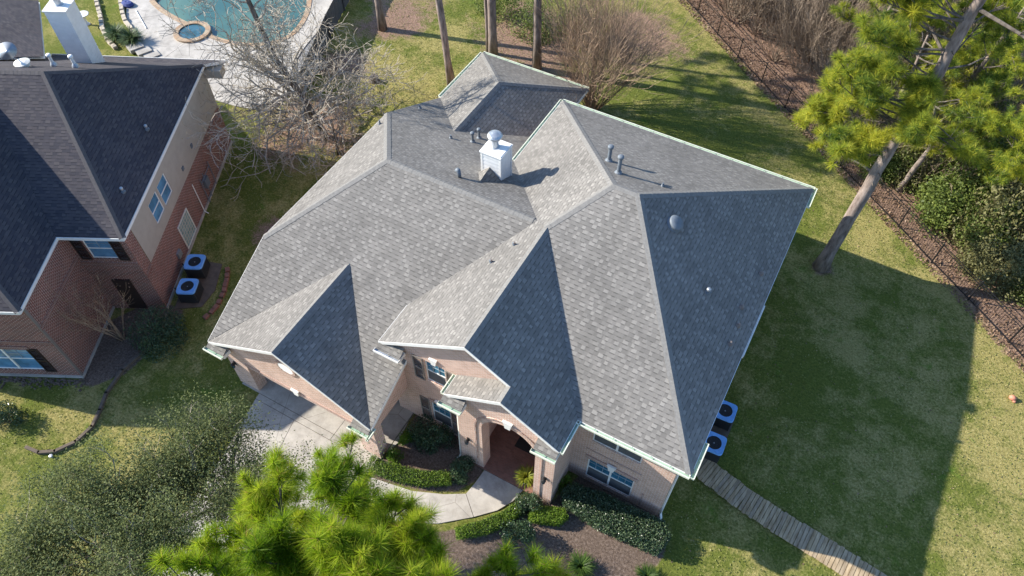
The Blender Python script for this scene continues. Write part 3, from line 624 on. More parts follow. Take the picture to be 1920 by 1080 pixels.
# oval gable vent
m = MB(); el = [(math.cos(a), math.sin(a)) for a in np.linspace(0, 2*math.pi, 33)[:-1]]
for (a, c), (e, f) in zip(el, el[1:]+el[:1]): m.prism([(-2.95+.52*a,GY,4.62+.46*c),(-2.95+.52*e,GY,4.62+.46*f),(-2.95+.4*e,GY,4.62+.34*f),(-2.95+.4*a,GY,4.62+.34*c)], (0,-.05,0))
o = m.build('gable_vent', M['soldier'], H); m = MB(); m.poly_n([(-2.95+.4*a,GY-.015,4.62+.34*c) for a, c in el], (0,-1,0))
for k in range(-3, 4):
    z = k*.09; w_ = .4*math.sqrt(max(0, 1-(z/.34)**2)); m.obox((-2.95,GY-.03,4.62+z), (w_,0,0), (0,.006,.03), (0,.012,0))
m.build('louver', M['white'], o)
# front door, glazed, at the back of the porch
m = MB(); m.box((6.1,1.5,.13),(7.5,1.56,2.6)); d_ = m.build('door', M['black'], H); m = MB(); m.poly_n([(6.3,1.49,.5),(7.3,1.49,.5),(7.3,1.49,2.4),(6.3,1.49,2.4)], (0,-1,0)); m.build('pane', M['glass'], d_)
m = MB(); m.obox((7.38,1.46,1.15), (.02,0,0), (0,.03,0), (0,0,.12)); m.build('handle', M['metal'], d_)
m = MB()
for k in range(5): m.box((-5.9,2.06,.02+k*.44),(-.2,2.1,.44+k*.44))
m.build('garage_door', M['trim'], H)
# gutters, cornice returns
gutter(H, (9.1,0,E0), (13.74,0,E0), (0,-1,0)); gutter(H, (9.12,-1.55,E0), (9.12,-.02,E0), (1,0,0), w=.15); gutter(H, (13.74,-.1,E0), (13.74,1.5,E0), (1,0,0), w=.17); gutter(H, (13.74,15.6,E0), (13.74,17.0,E0), (1,0,0), w=.17)
gutter(H, (0,16.89,E0), (13.8,16.89,E0), (0,1,0)); gutter(H, (0,11.5,E0), (0,16.95,E0), (-1,0,0)); gutter(H, (-7.8,21.5,3.45), (-.4,21.5,3.45), (0,1,0)); gutter(H, (-7.8,16.5,3.45), (-7.8,21.5,3.45), (-1,0,0))
gutter(H, (4.0,-1.56,E0), (4.0,-.6,E0), (-1,0,0), w=.15); gutter(H, (13.74,5.9,E0-.02), (13.74,8.85,E0-.02), (1,0,0), w=.07, lip='trim', ins='trim')
gutter(H, (1.44,-3.9,3.45), (1.44,-3.3,3.5), (1,0,0), w=.13)
def cret(x0, x1, y, z, lip='gutter', ins='green', dep=.42):
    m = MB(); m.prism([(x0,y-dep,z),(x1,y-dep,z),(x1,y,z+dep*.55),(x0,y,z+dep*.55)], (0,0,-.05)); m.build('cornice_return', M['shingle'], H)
    m = MB(); m.box((x0,y-dep+.01,z-.28),(x1,y,z-.06)); m.build('cornice', M['white'], H)
    gutter(H, (x0-.06,y-dep,z+.01), (x1+.04,y-dep,z+.01), (0,-1,0), lip=lip, ins=ins)
cret(-7.5,-6.5,GY-.05,3.45); cret(.5,1.42,GY-.05,3.45); cret(8.15,9.1,PY-.05,5.72); cret(4.0,4.95,PY-.05,5.72); cret(.36,1.5,RW-.05,5.72, 'white', 'metal')
downspout(H, [(13.33,.62,5.7),(13.33,.55,.25),(13.45,.35,.08)]); downspout(H, [(4.35,-.75,5.6),(4.35,-1.2,5.2),(4.34,-1.3,.2),(4.25,-1.45,.08)], 'trim')
# chimney
def lapped(m, x0, x1, y0, y1, z0, z1, h=.2, o=.016):
    n = int((z1-z0)/h); h = (z1-z0)/n
    for i in range(n):
        a, b_ = z0+i*h, z0+(i+1)*h; q = lambda e, z: [(x0-e,y0-e,z),(x1+e,y0-e,z),(x1+e,y1+e,z),(x0-e,y1+e,z)]
        A, B_ = q(o, a), q(0, b_); C_ = q(0, a)
        for k in range(4): l = (k+1) % 4; m.poly([A[k], A[l], B_[l], B_[k]]); m.poly([C_[k], C_[l], A[l], A[k]])
    m.poly([(x0,y0,z1),(x1,y0,z1),(x1,y1,z1),(x0,y1,z1)])
m = MB(); CX0, CX1, CY0, CY1, CZ = -.25, .78, 8.7, 9.75, 8.62
lapped(m, CX0, CX1, CY0, CY1, 6.2, CZ-.03); ch = m.build('chimney', M['siding'], H)
m = MB()
for x in (CX0-.012, CX1-.078):
    for y in (CY0-.02, CY1-.07): m.box((x-(.02 if x == CX0 else -.02),y,6.2),(x+.09+(.02 if x != CX0 else -.02),y+.09,CZ-.04))
m.build('corner_board', M['white'], ch)
m = MB(); m.box((CX0-.05,CY0-.05,CZ-.05),(CX1+.05,CY1+.05,CZ+.015)); m.prism([(CX0,CY0,CZ+.01),(CX1,CY0,CZ+.01),(CX1,CY1,CZ+.01),(CX0,CY1,CZ+.01)], (0,0,.03)); m.build('chase_cover', M['white'], ch)
m = MB(); cc = (.2,9.25,CZ)
m.lathe(cc, [(.24,.02),(.21,.07),(.17,.09),(.17,.5),(.26,.52),(.29,.56),(.29,.62)], 24); m.lathe(V(*cc)+Zv*.68, [(.34,0),(.35,.03),(.27,.12),(.1,.17),(.01,.18)], 24)
for k in range(10): a = k*.628; m.tube([V(*cc)+V(.28*math.cos(a),.28*math.sin(a),.6), V(*cc)+V(.28*math.cos(a),.28*math.sin(a),.7)], .012, 4)
m.build('flue_cap', M['metal'], ch, smooth=False)
bz = lambda y: E0+.4911*(11.4-y)
m = MB(); pk = V(.22,8.7,bz(8.7)+.62); e_ = V(.22,7.75,bz(7.75)+.01)
m.poly_n([(-.42,8.7,bz(8.7)+.01), pk, e_], (-1,0,.5)); m.poly_n([(.88,8.7,bz(8.7)+.01), pk, e_], (1,0,.5)); m.poly_n([(-.42,8.7,bz(8.7)+.01), (.88,8.7,bz(8.7)+.01), pk], (0,1,0)); m.build('cricket', M['shingle'], ch)
# roof vents
for x, y, h_, hat, r_ in ((-2.67,11.84,.62,1,.07),(-2.76,12.63,.62,1,.07),(-3.63,11.26,.22,0,.045),(-7.2,13.6,.25,0,.045)): pipe_vent(H, (x,y,bz(y)), h_, r_, hat, nn=NN['wb'])
m = MB(); p = V(-.65,7.44,bz(7.44)); m.tube([p-Zv*.05, p+Zv*.22, p+V(-.05,.02,.36), p+V(-.16,.05,.38)], [.09,.09,.11,.12], 12); m.build('hooded_vent', M['dull'], H, smooth=True)
mz = lambda y: E0+.4727*(16.89-y)
for x, y, h_, hat, r_ in ((5.18,10.81,.85,1,.085),(6.02,9.83,.95,1,.085),(7.95,10.17,.2,0,.035)): pipe_vent(H, (x,y,mz(y)), h_, r_, hat, nn=NN['mb'])
rz_ = lambda x: E0+.6374*(13.74-x)
for x, y, h_ in ((13.1,10.08,.16),(12.93,7.83,.18),(13.12,6.94,.18),(13.12,5.91,.18)): pipe_vent(H, (x,y,rz_(x)), h_, .05, False, 'copper', 'copper', nn=NN['mr'])
pipe_vent(H, (11.5,7.15,rz_(11.5)), .2, .06, True, 'metal', 'dull', nn=NN['mr'])
m = MB(); m.lathe((9.15,8.6,rz_(9.15)-.02), [(.38,-.02),(.38,.05),(.22,.08),(.22,.13),(.34,.14),(.36,.18),(.31,.25),(.17,.29),(.02,.3)], 28, axis=NN['mr']); m.build('dome_vent', M['dull'], H, smooth=True)
lz = lambda x: E0+.655*(x-.33)
for x, y in ((3.59,4.95),(3.07,3.9)): pipe_vent(H, (x,y,lz(x)), .2, .04, False, 'copper', 'dull', nn=NN['pl'])
pipe_vent(H, (-7.3,10.2,E0+.25), .28, .04, False, 'dull', 'dull')
# ================================================================ THE NEIGHBOURING HOUSE
th_ = math.radians(27.3); EX = V(math.cos(th_), math.sin(th_), 0); EY = V(-math.sin(th_), math.cos(th_), 0); N0 = V(-14.04,-6.8,0)
xf = lambda p: N0+EX*p[0]+EY*p[1]+Zv*p[2]
B = thing('neighbor_house', xf(V(-3,8,0)), 'dark red brick house with steep dark shingle roof, beige upper wall and tall white chimney', 'house')
T = {}
def tl(name, *p): T[name] = [Vector(q) for q in p]
AP = (-1.2,10.4,10.2)
tl('f', AP, (-26,10.4,10.2), (-26,3.87,6), (3.08,3.89,6))
tl('r', AP, (3.08,3.89,6), (3.08,16.95,6))
tl('b', AP, (3.08,16.95,6), (4.1,17.75,5.72), (-26,17.75,6.0), (-26,10.4,10.2))
tl('wr', (.12,-.35,6), (.0,3.85,6), (-3.1,8.4,8.9), (-4.05,8.9,9.78), (-4.05,3.4,9.78))
tl('wh', (.12,-.35,6), (-4.05,3.4,9.78), (-8.3,-.35,6)); tl('wl', (-4.05,3.4,9.78), (-4.05,9.3,9.78), (-8.3,3.85,6), (-8.3,-.35,6))
tl('k', (-4.9,15.7,7.2), (-8.9,23,6.0), (-15.9,18.1,9.0), (-11.9,10.8,10.2))
NB = {k: nrm(p) for k, p in T.items()}
m = MB(xf)
for p in T.values():
    if len(p) > 4:
        c_ = p
        m.poly_n(c_, (0,0,1))
    else: m.poly_n(p, (0,0,1))
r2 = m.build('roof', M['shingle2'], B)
m = MB(xf)
for a, b_, n in (((3.08,3.89,6),(3.08,16.95,6),(1,0,0)),((.0,3.87,6),(3.08,3.89,6),(0,-1,0)),((.12,-.35,6),(.02,3.85,6),(1,0,0)),((-8.3,-.35,6),(.12,-.35,6),(0,-1,0)),((4.1,17.75,5.73),(-6,17.75,5.9),(0,1,0)),((3.08,16.95,6),(4.1,17.75,5.73),(1,0,0))):
    m.prism([V(*a)-Zv*.01, V(*b_)-Zv*.01, V(*b_)-Zv*.18, V(*a)-Zv*.18], V(*n)*.03)
for k, p in T.items(): m.poly_n([q-Zv*.14 for q in p], (0,0,-1))
m.build('fascia', M['white'], B)
caps(r2, [(AP,(3.06,3.92,6.02),NB['f'],NB['r']), (AP,(3.06,16.92,6.02),NB['r'],NB['b']), (AP,(-12,10.4,10.2),NB['f'],NB['b']), ((-4.05,3.4,9.78),(.1,-.33,6.02),NB['wr'],NB['wh']), ((-4.05,3.4,9.78),(-4.05,8.9,9.78),NB['wr'],NB['wl'])], M['cap2'], xf, .17, .2)
m = MB(xf); WX = 2.83
wall(m, (WX,4.2), (WX,17.2), 0, 2.92, [(4.0,5.4,.3,1.9)], .2, (1,0,0)); wall(m, (WX,4.2), (WX,4.95), 2.92, 5.85, [], .2, (1,0,0))
wall(m, (0,4.2), (WX,4.2), 0, 5.85, [(.75,2.0,4.1,5.5), (.95,1.85,0.15,2.5)], .2, (0,-1,0)); wall(m, (0,0), (0,4.2), 0, 5.85, [], .2, (1,0,0)); wall(m, (-8.2,0), (0,0), 0, 5.85, [(4.1,6.6,.55,2.45)], .2, (0,-1,0))
wall(m, (-20,4.2), (-8.2,4.2), 0, 5.85, [], .2, (0,-1,0)); wall(m, (-20,17.2), (WX,17.2), 0, 5.7, [], .2, (0,1,0)); wall(m, (-8.2,0), (-8.2,4.2), 0, 5.85, [], .2, (-1,0,0))
m.build('wall', M['brick2'], B)
m = MB(xf); wall(m, (WX+.01,4.96), (WX+.01,17.2), 2.93, 5.85, [(1.95,3.05,3.62,4.95), (3.25,4.35,3.62,4.95)], .15, (1,0,0)); m.box((WX,16.9,5.1),(3.9,17.6,5.6)); m.build('siding', M['beige'], B)
for lo_, hi_ in (((0-.001,.0,4.05),(.035,4.2,4.3)),((-8.2,-.035,2.9),(0,.0,3.15)),((.0,4.165,3.6),(WX,4.2,3.85)),((WX,4.25,2.7),(WX+.03,4.95,2.92)),((-4.3,-.04,2.45),(-1.4,0,2.7))): m = MB(xf); m.box(lo_, hi_); m.build('brick_course', M['soldier2'], B)
m = MB(xf); m.box((-.02,-.03,0),(.03,.1,5.8)); m.build('corner_board', M['taupe'], B)
m = MB(xf); m.box((WX,4.2,0),(WX+.06,17.2,.18)); m.box((-8.2,-.08,0),(.06,0,.15)); m.box((0,0,0),(.06,4.2,.15)); m.build('foundation', M['conc'], B)
for y0 in (6.91, 8.21): window(B, (WX+.01,y0,3.62), (0,1,0), (1,0,0), 1.1, 1.33, False, 1, 1, 'white', 'blind', xf, .06, screens=False)
window(B, (.75,4.2,4.1), (1,0,0), (0,-1,0), 1.25, 1.4, False, 2, 2, 'white', 'blind', xf, screens=False); window(B, (-4.1,0,.55), (1,0,0), (0,-1,0), 2.5, 1.9, True, 2, 2, 'white', 'blind', xf, screens=False)
m = MB(xf); m.box((WX-.05,8.2,.3),(WX+.015,9.6,1.9)); m.build('glass_block_window', M['gblock'], B)
m = MB(xf)
for a, b_, c_, e_ in ((8.14,8.2,.24,1.96),(9.6,9.66,.24,1.96),(8.2,9.6,.24,.3),(8.2,9.6,1.9,1.96)): m.box((WX,a,c_),(WX+.05,b_,e_))
m.build('window_frame', M['trim'], B)
for x in (.2, 2.05): shutter(B, (x,4.2,4.05), (1,0,0), (0,-1,0), .5, 1.5, 'brown', xf)
shutter(B, (-1.55,0,.5), (1,0,0), (0,-1,0), .5, 2.0, 'brown', xf)
m = MB(xf); m.box((.95,4.12,.15),(1.85,4.2,2.5)); m.build('door', M['brown'], B)
for p in ((WX,12.6,3.6),(WX,10.9,3.5)):
    m = MB(xf); m.box((p[0],p[1],p[2]),(p[0]+.06,p[1]+.22,p[2]+.22)); m.build('wall_vent', M['dull'], B)
m = MB(xf); m.tube([(WX+.06,11.1,2.3),(WX+.06,11.1,.15),(WX+.3,11.0,.1)], .03, 6); m.build('drain_pipe', M['white'], B)
m = MB(xf); m.box((WX,7.0,.75),(WX+.12,7.4,1.15)); m.build('utility_box', M['metal'], B)
m = MB(xf)
for z in (.3,1.6): m.tube([(WX+.12,11.9,z),(WX+.12,13.4,z)], .03, 5)
for y in (11.9,12.4,13.4): m.tube([(WX+.12,y,.1),(WX+.12,y,1.9)], .03, 5)
m.box((WX,12.2,.9),(WX+.2,12.7,1.5)); m.build('electric_meter', M['dull'], B)
# tall white chimney, dish and pipes
m = MB(xf); lapped(m, -3.1, -2.0, 15.1, 16.2, 6.5, 10.3); c2 = m.build('chimney', M['siding'], B)
m = MB(xf); m.box((-3.16,15.04,10.3),(-1.94,16.26,10.36)); m.build('chase_cover', M['white'], c2)
m = MB(xf); m.lathe((-2.55,15.7,10.36), [(.24,0),(.18,.08),(.17,.55),(.3,.58),(.3,.64),(.06,.78)], 20); m.build('flue_cap', M['metal'], c2)
nb = lambda y: 10.2-.57*(y-10.4)
for x, y in ((-2.45,12.9),(-1.15,12.6)): pipe_vent(B, (x,y,nb(y)), .55, .075, True, 'white', 'metal', xf)
m = MB(xf); m.lathe((-3.45,12.2,nb(12.2)), [(.3,0),(.22,.05),(.22,.14),(.38,.15),(.38,.2),(.2,.26),(.02,.28)], 22); m.build('roof_vent', M['trim'], B)
for x, y in ((2.31,10.49),(2.5,6.28)): pipe_vent(B, (x,y,6+.98*(3.08-x)), .25, .05, True, 'metal', 'dull', xf, NB['r'])
m = MB(xf); p = V(-4.35,13.0,nb(13.0)); m.tube([p, p+V(0,0,.45), p+V(.1,-.25,.75)], .03, 8); ds = m.build('satellite_dish', M['metal'], B)
m = MB(xf); m.lathe(p+V(.1,-.28,.85), [(.02,0),(.25,.03),(.45,.12),(.47,.13)], 24, axis=(.15,-.5,.85)); m.build('reflector', M['metal'], ds, smooth=True)
m = MB(xf); m.tube([p+V(.1,-.28,.85), p+V(.0,-.75,1.35)], .02, 6); m.obox(p+V(-.0,-.75,1.4), (.1,0,0), (0,.06,0), (0,0,.06)); m.build('feed_arm', M['trim'], ds)
# ================================================================ FOLIAGE BUILDERS
def unit(a): return a/np.maximum(np.linalg.norm(a, axis=-1, keepdims=True), 1e-9)
def tuftgeo(cen, ax, n, L, w, fwd=.55, stem=.12):
    """needle brushes: thin triangles radiating round each shoot tip"""
    cen = np.repeat(np.asarray(cen, float), n, 0); ax = np.repeat(unit(np.asarray(ax, float)), n, 0); N = len(cen)
    tsc = np.repeat(.7+.55*G.random((N//n, 1)), n, 0); pr = unit(np.cross(ax, G.normal(size=(N, 3)))); th = np.radians(12+80*G.random((N, 1))**.75)
    d = unit(ax*np.cos(th)+pr*np.sin(th)+.18*G.normal(size=(N, 3))); base = cen-ax*stem*2*G.random((N, 1))*tsc
    ln = L*(.75+.4*G.random((N, 1)))*tsc; side = unit(np.cross(d, G.normal(size=(N, 3))))*w*.5
    tip = base+d*ln; tip[:, 2] -= .06*ln[:, 0]
    return np.stack([base+d*.02-side, base+d*.02+side, tip], 1).reshape(-1, 3)
def leafgeo(pos, size, up=.3, asp=.55):
    pos = np.asarray(pos, float); N = len(pos); s = size*(.65+.7*G.random((N, 1)))
    nn = unit(G.normal(size=(N, 3))+np.array((0,0,up*2))); a = unit(np.cross(nn, G.normal(size=(N, 3)))); b = np.cross(nn, a)*asp
    return np.stack([pos-a*s*.5, pos+b*s*.5, pos+a*s*.5, pos-b*s*.5], 1).reshape(-1, 3)
def branchy(m, p, d, L, r, depth, rnd, kids=(3, 5), up=.15, wob=.35, tips=None, n=5, split=(.35, 1.), ang=.8, shrink=.62, minr=.006):
    p, d = Vector(p), Vector(d).normalized(); k = 5 if depth > 1 else 4; pts = [p.copy()]; rad = [r]; dirs = [d.copy()]
    for i in range(k):
        d = (d+Vector((rnd.gauss(0, wob), rnd.gauss(0, wob), rnd.gauss(0, wob)))*.5+Zv*up*.4).normalized()
        p = p+d*L/k; pts.append(p.copy()); rad.append(max(minr, r*(1-.62*(i+1)/k))); dirs.append(d.copy())
    m.tube(pts, rad, n if depth > 1 else 3, cap=False)
    if depth <= 0:
        if tips is not None: tips.append((pts[-1], dirs[-1]))
        return
    for j in range(rnd.randint(*kids)):
        f = rnd.uniform(*split)*k; i = min(k-1, int(f)); q = pts[i].lerp(pts[i+1], f-i)
        o = dirs[i].orthogonal().normalized(); o = Matrix.Rotation(rnd.uniform(0, 6.283), 3, dirs[i])@o
        a = ang*rnd.uniform(.6, 1.25); nd = dirs[i]*math.cos(a)+o*math.sin(a)
        branchy(m, q, nd, L*shrink*rnd.uniform(.7, 1.15), max(minr, rad[i]*.6), depth-1, rnd, kids, up, wob, tips, max(3, n-1), split, ang, shrink, minr)
    if tips is not None: tips.append((pts[-1], dirs[-1]))
def trunkmesh(pts, rads, n=12, seed=0):
    m = MB(); rnd = random.Random(seed); P_, R_ = [], []
    pts = [Vector(p) for p in pts]
    for i in range(len(pts)-1):
        for k in range(4):
            f = k/4; P_.append(pts[i].lerp(pts[i+1], f)+V(rnd.gauss(0, .02), rnd.gauss(0, .02), 0)); R_.append((rads[i]*(1-f)+rads[i+1]*f)*rnd.uniform(.96, 1.05))
    P_.append(pts[-1]); R_.append(rads[-1]); R_[0] *= 1.35
    m.tube(P_, R_, n); return m
def along(pts, z):
    for a, b_ in zip(pts, pts[1:]):
        if a[2] <= z <= b_[2]: f = (z-a[2])/(b_[2]-a[2]); return Vector(a).lerp(Vector(b_), f)
    return Vector(pts[-1])
def pine(label, pts, rads, limbs, seed, mat='needle', nt=70, L=.34, w=.014, group=None, name='pine_tree', dead=0, sub=(4, 6), fol=True, bark='pinebark', limbr=.055, f0=.25, bare_=(), tone=(.1, .5)):
    """limbs: (z, azimuth, length, rise)"""
    rnd = random.Random(seed); t = thing(name, pts[0], label, 'tree', group)
    trunkmesh(pts, rads, 14, seed).build('trunk', M[bark], t, smooth=True)
    m = MB(); cen, ax, lt = [], [], []
    for z, az, ln, rise, r_ in bare_:
        q = along(pts, z); e = V(math.cos(az), math.sin(az), rise).normalized(); k1 = q+e*ln*.5+V(rnd.gauss(0,.1), rnd.gauss(0,.1), .1); m.tube([q, k1, q+e*ln+V(rnd.gauss(0,.15), rnd.gauss(0,.15), -.1)], [r_, r_*.7, r_*.3], 7)
        for _ in range(3): f_ = rnd.uniform(.4, 1); c_ = q+e*ln*f_; m.tube([c_, c_+V(rnd.gauss(0,.4), rnd.gauss(0,.4), rnd.gauss(.1,.3))], [r_*.35, .006], 4)
    for z, az, ln, rise in limbs:
        n0 = len(cen); ltv = rnd.random()
        q = along(pts, z); d = V(math.cos(az), math.sin(az), rise).normalized(); k = 5; P_ = [q]; p = q.copy()
        for i in range(k):
            d = (d+V(rnd.gauss(0, .13), rnd.gauss(0, .13), rnd.gauss(.05, .1))).normalized(); p = p+d*ln/k; P_.append(p.copy())
        m.tube(P_, [limbr*(1-.75*i/k)*(ln/3.5)**.5 for i in range(k+1)], 6, cap=False)
        for j in range(rnd.randint(*sub)+int(ln*1.2)):
            f = rnd.uniform(f0, 1.)*k; i = min(k-1, int(f)); s_ = P_[i].lerp(P_[i+1], f-i)
            dd = (P_[i+1]-P_[i]).normalized(); o = dd.cross(V(rnd.gauss(0,.5), rnd.gauss(0,.5), 1)).normalized()*rnd.choice((-1, 1))
            e = (dd*rnd.uniform(.5, 1.)+o*rnd.uniform(.3, 1.)+Zv*rnd.uniform(.1, .6)).normalized(); l2 = rnd.uniform(.3, .9)*(.6+ln*.16)
            s1 = s_+e*l2*.6; e2 = (e+Zv*.35).normalized(); s2 = s1+e2*l2*.4; m.tube([s_, s1, s2], [.02, .014, .008], 4, cap=False)
            cen.append(s2); ax.append(e2)
            for _ in range(rnd.randint(1, 3)):
                e3 = (e2+V(rnd.gauss(0,.7), rnd.gauss(0,.7), rnd.gauss(.2,.4))).normalized(); s3 = s1+e3*rnd.uniform(.25, .5); m.tube([s1, s3], [.01, .006], 3, cap=False); cen.append(s3); ax.append(e3)
        cen.append(P_[-1]); ax.append(d); lt += [ltv]*(len(cen)-n0)
    for _ in range(dead):
        z = rnd.uniform(pts[0][2]+3, pts[-1][2]*.75); a = rnd.uniform(0, 6.28); q = along(pts, z); m.tube([q, q+V(math.cos(a), math.sin(a), .2)*rnd.uniform(.4, 1.2)], [.04, .015], 5)
    m.build('limb', M['greybark'], t, uv=False)
    if fol and cen:
        c_ = np.array([tuple(c) for c in cen]); a_ = np.array([tuple(c) for c in ax]); tv = np.clip(.55*np.array(lt)+.45*G.random(len(c_)), 0, 1)
        zn = (c_[:, 2]-c_[:, 2].min())/max(1e-6, np.ptp(c_[:, 2])); var = np.clip(np.repeat(tone[0]+tone[1]*tv, nt)+G.normal(0, .15, len(c_)*nt), 0, .78); var[G.random(len(var)) < .03] = 1.
        npmesh('crown', tuftgeo(c_, a_, nt, L, w), 3, M[mat], t, var=var)
    return t
def bushpts(n, rx, ry, rz, lumps=9, seed=0, hollow=.45, lr=1.):
    g = np.random.default_rng(seed); C = unit(g.normal(size=(lumps, 3))); C[:, 2] = abs(C[:, 2])
    rr = (.42+.22*g.random(lumps))*lr; cc = C*(.55+(.15+(1-lr)*.7)*g.random((lumps, 1))); k = g.integers(0, lumps, n)
    d = unit(g.normal(size=(n, 3))); p = cc[k]+d*(rr[k]*(hollow+(1-hollow)*g.random(n)**.5))[:, None]
    p = p*np.array((rx, ry, rz)); p[:, 2] = np.maximum(p[:, 2]+rz*.12, .03); return p, (k/lumps*.35+.25*g.random(n)+.3*g.random(n))
def bush(name, label, loc, r, n, size, mat, cat='shrub', group=None, seed=0, lumps=9, stems=5, twig='twig', hollow=.45, lr=1., jit=0.):
    t = thing(name, loc, label, cat, group); p, var = bushpts(n, *r, lumps, seed, hollow, lr); p = p+np.random.default_rng(seed+1).normal(0, 1, p.shape)*np.array(r)*jit; p[:, 2] = np.maximum(p[:, 2], .03)
    m = MB(); rnd = random.Random(seed)
    for k in range(stems):
        a = rnd.uniform(0, 6.28); e = V(math.cos(a)*r[0]*.6, math.sin(a)*r[1]*.6, r[2]*rnd.uniform(.6, .95)); b0 = V(*loc)
        m.tube([b0-Zv*.03, b0+e*.5+V(rnd.gauss(0,.06),rnd.gauss(0,.06),.05), b0+e], [.03, .02, .008], 4, cap=False)
    m.build('stem', M[twig], t, uv=False)
    npmesh('foliage', leafgeo(p+np.array(loc), size), 4, M[mat], t, var=np.clip(var, 0, 1)); return t
def clipped(name, label, outline, h, n, size, mat, cat='hedge', group=None, seed=0, z0=.05, rnd_=.12):
    """trimmed hedge: leaves through the skin of a rounded box over an outline"""
    g = np.random.default_rng(seed); q = np.array(outline, float); lo, hi = q.min(0), q.max(0); P = []
    while sum(map(len, P)) < n:
        c = lo+(hi-lo)*g.random((n*2, 2)); d = -sdist(c, outline); z = z0+(h-z0)*g.random(n*2)**.75; top = h-np.maximum(0, rnd_-d)*.9+.05*np.sin(c[:, 0]*5.1)*np.sin(c[:, 1]*4.3)
        keep = (d > 0)&(z < top)&((d < .18)|(z > top-.18)); P.append(np.c_[c[keep], z[keep]])
    p = np.concatenate(P)[:n]; p += g.normal(0, .025, p.shape); c0 = q.mean(0)
    t = thing(name, (c0[0], c0[1], 0), label, cat, group); m = MB()
    sh = [(c0[0]+(a-c0[0])*.8, c0[1]+(b_-c0[1])*.8) for a, b_ in outline]
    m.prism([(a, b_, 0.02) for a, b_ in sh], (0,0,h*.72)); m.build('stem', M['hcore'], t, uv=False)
    npmesh('foliage', leafgeo(p, size, .5), 4, M[mat], t); return t
def blades(name, label, loc, n, L, mat, cat='plant', spread=.8, w=.03, group=None, seed=0):
    g = np.random.default_rng(seed); a = g.random(n)*6.283; el = g.uniform(.25, 1.25, n)*spread; ln = L*(.6+.5*g.random(n)); s = np.c_[np.cos(a), np.sin(a)]
    b0 = np.c_[s*.06*g.random((n, 1)), np.zeros(n)]; h1 = b0+np.c_[s*(np.sin(el)*ln*.6)[:, None], np.cos(el)*ln*.6]; h2 = h1+np.c_[s*(np.sin(el+.6)*ln*.45)[:, None], np.cos(el+.75)*ln*.4]
    pe = np.c_[-s[:, 1], s[:, 0], np.zeros(n)]*w*.5
    v = np.concatenate([np.stack([b0-pe, b0+pe, h1+pe, h1-pe], 1).reshape(-1, 3), np.stack([h1-pe, h1+pe, h2+pe*.2, h2-pe*.2], 1).reshape(-1, 3)]); v[:, 2] = np.maximum(v[:, 2], .01)
    o = npmesh(name, v+np.array(loc), 4, M[mat], None, loc); return tag(o, label, cat, group)
# ================================================================ TREES
rnd = random.Random(3)
# tall pine in the right lawn
T0 = [(15.86,17.9,0),(15.98,18.15,5),(16.1,18.5,9),(16.3,18.6,12.5),(16.45,19.0,16.2),(16.7,19.4,20),(16.9,19.6,23)]
lim = []
for i in range(30): lim.append((rnd.uniform(6.6, 16), rnd.choice((math.pi, math.pi, -2.5, 2.6, 2.9, 3.6))+rnd.gauss(0, .4), rnd.uniform(2.2, 4.3), rnd.uniform(-.05, .3)))
for i in range(8): lim.append((rnd.uniform(8, 16), rnd.gauss(.3, .8), rnd.uniform(1.8, 3.6), rnd.uniform(.0, .4)))
for i in range(6): lim.append((rnd.uniform(9, 12.5), rnd.uniform(-2.2, -1.0), rnd.uniform(.7, 1.3), .2))
for i in range(4): lim.append((rnd.uniform(8.3, 10.5), rnd.uniform(-2.4, -1.4), rnd.uniform(1.4, 2.4), .15))
for i in range(14): lim.append((rnd.uniform(16, 22.5), rnd.uniform(0, 6.28), rnd.uniform(2, 3.6), .35))
pine('tall leaning pine with yellow green needle clumps, rooted in the right lawn', T0, [.33,.29,.265,.235,.21,.16,.08], lim, 11, 'needleY', 70, .42, .021, dead=9, sub=(6, 10), f0=.5, tone=(.0, .8), bare_=((15.4,-.35,4.2,-.15,.09),(13.2,2.7,2.6,.5,.08),(11.5,-2.6,2.2,.1,.04),(9.6,3.0,2.4,.0,.04),(10.4,-.6,2.5,.1,.04)))
# foreground pine under the drone
T1 = [(8.55,-11.35,0),(8.6,-11.25,8),(8.5,-11.15,14),(8.45,-11.15,17.1)]
lim = []
for i in range(30):
    z = 12.2+5.0*(i/29)**.8; lim.append((z, i*2.399, (4.4-(z-12)*.38)*(1-.36*max(0, math.cos(i*2.399-.9)))*rnd.uniform(.85, 1.12), .12+.12*(z-12)/5))
for i in range(8): lim.append((rnd.uniform(10.0, 12.5), rnd.uniform(-.5, .45), rnd.uniform(3.2, 4.4), .1))
for i in range(3): lim.append((12.2, .75+.12*i, 4.4+.2*i, .08))
for i in range(9): lim.append((rnd.uniform(12.5, 15), rnd.uniform(-.7, .5), rnd.uniform(2.6, 3.4), .05))
for i in range(8): lim.append((17.3, i*.785, rnd.uniform(.6, 1.5), .8))
pine('bright green pine crown closest to the camera at the bottom of the photo', T1, [.3,.26,.17,.05], lim, 5, 'needle', 150, .35, .0125, sub=(11, 15), dead=0, f0=.3, tone=(.05, .7), bare_=((10.5,.4,3.4,.05,.05),(9.8,.9,2.8,.15,.04),(11.2,-.2,2.8,.1,.045),(9.2,.1,3.0,.2,.05)))
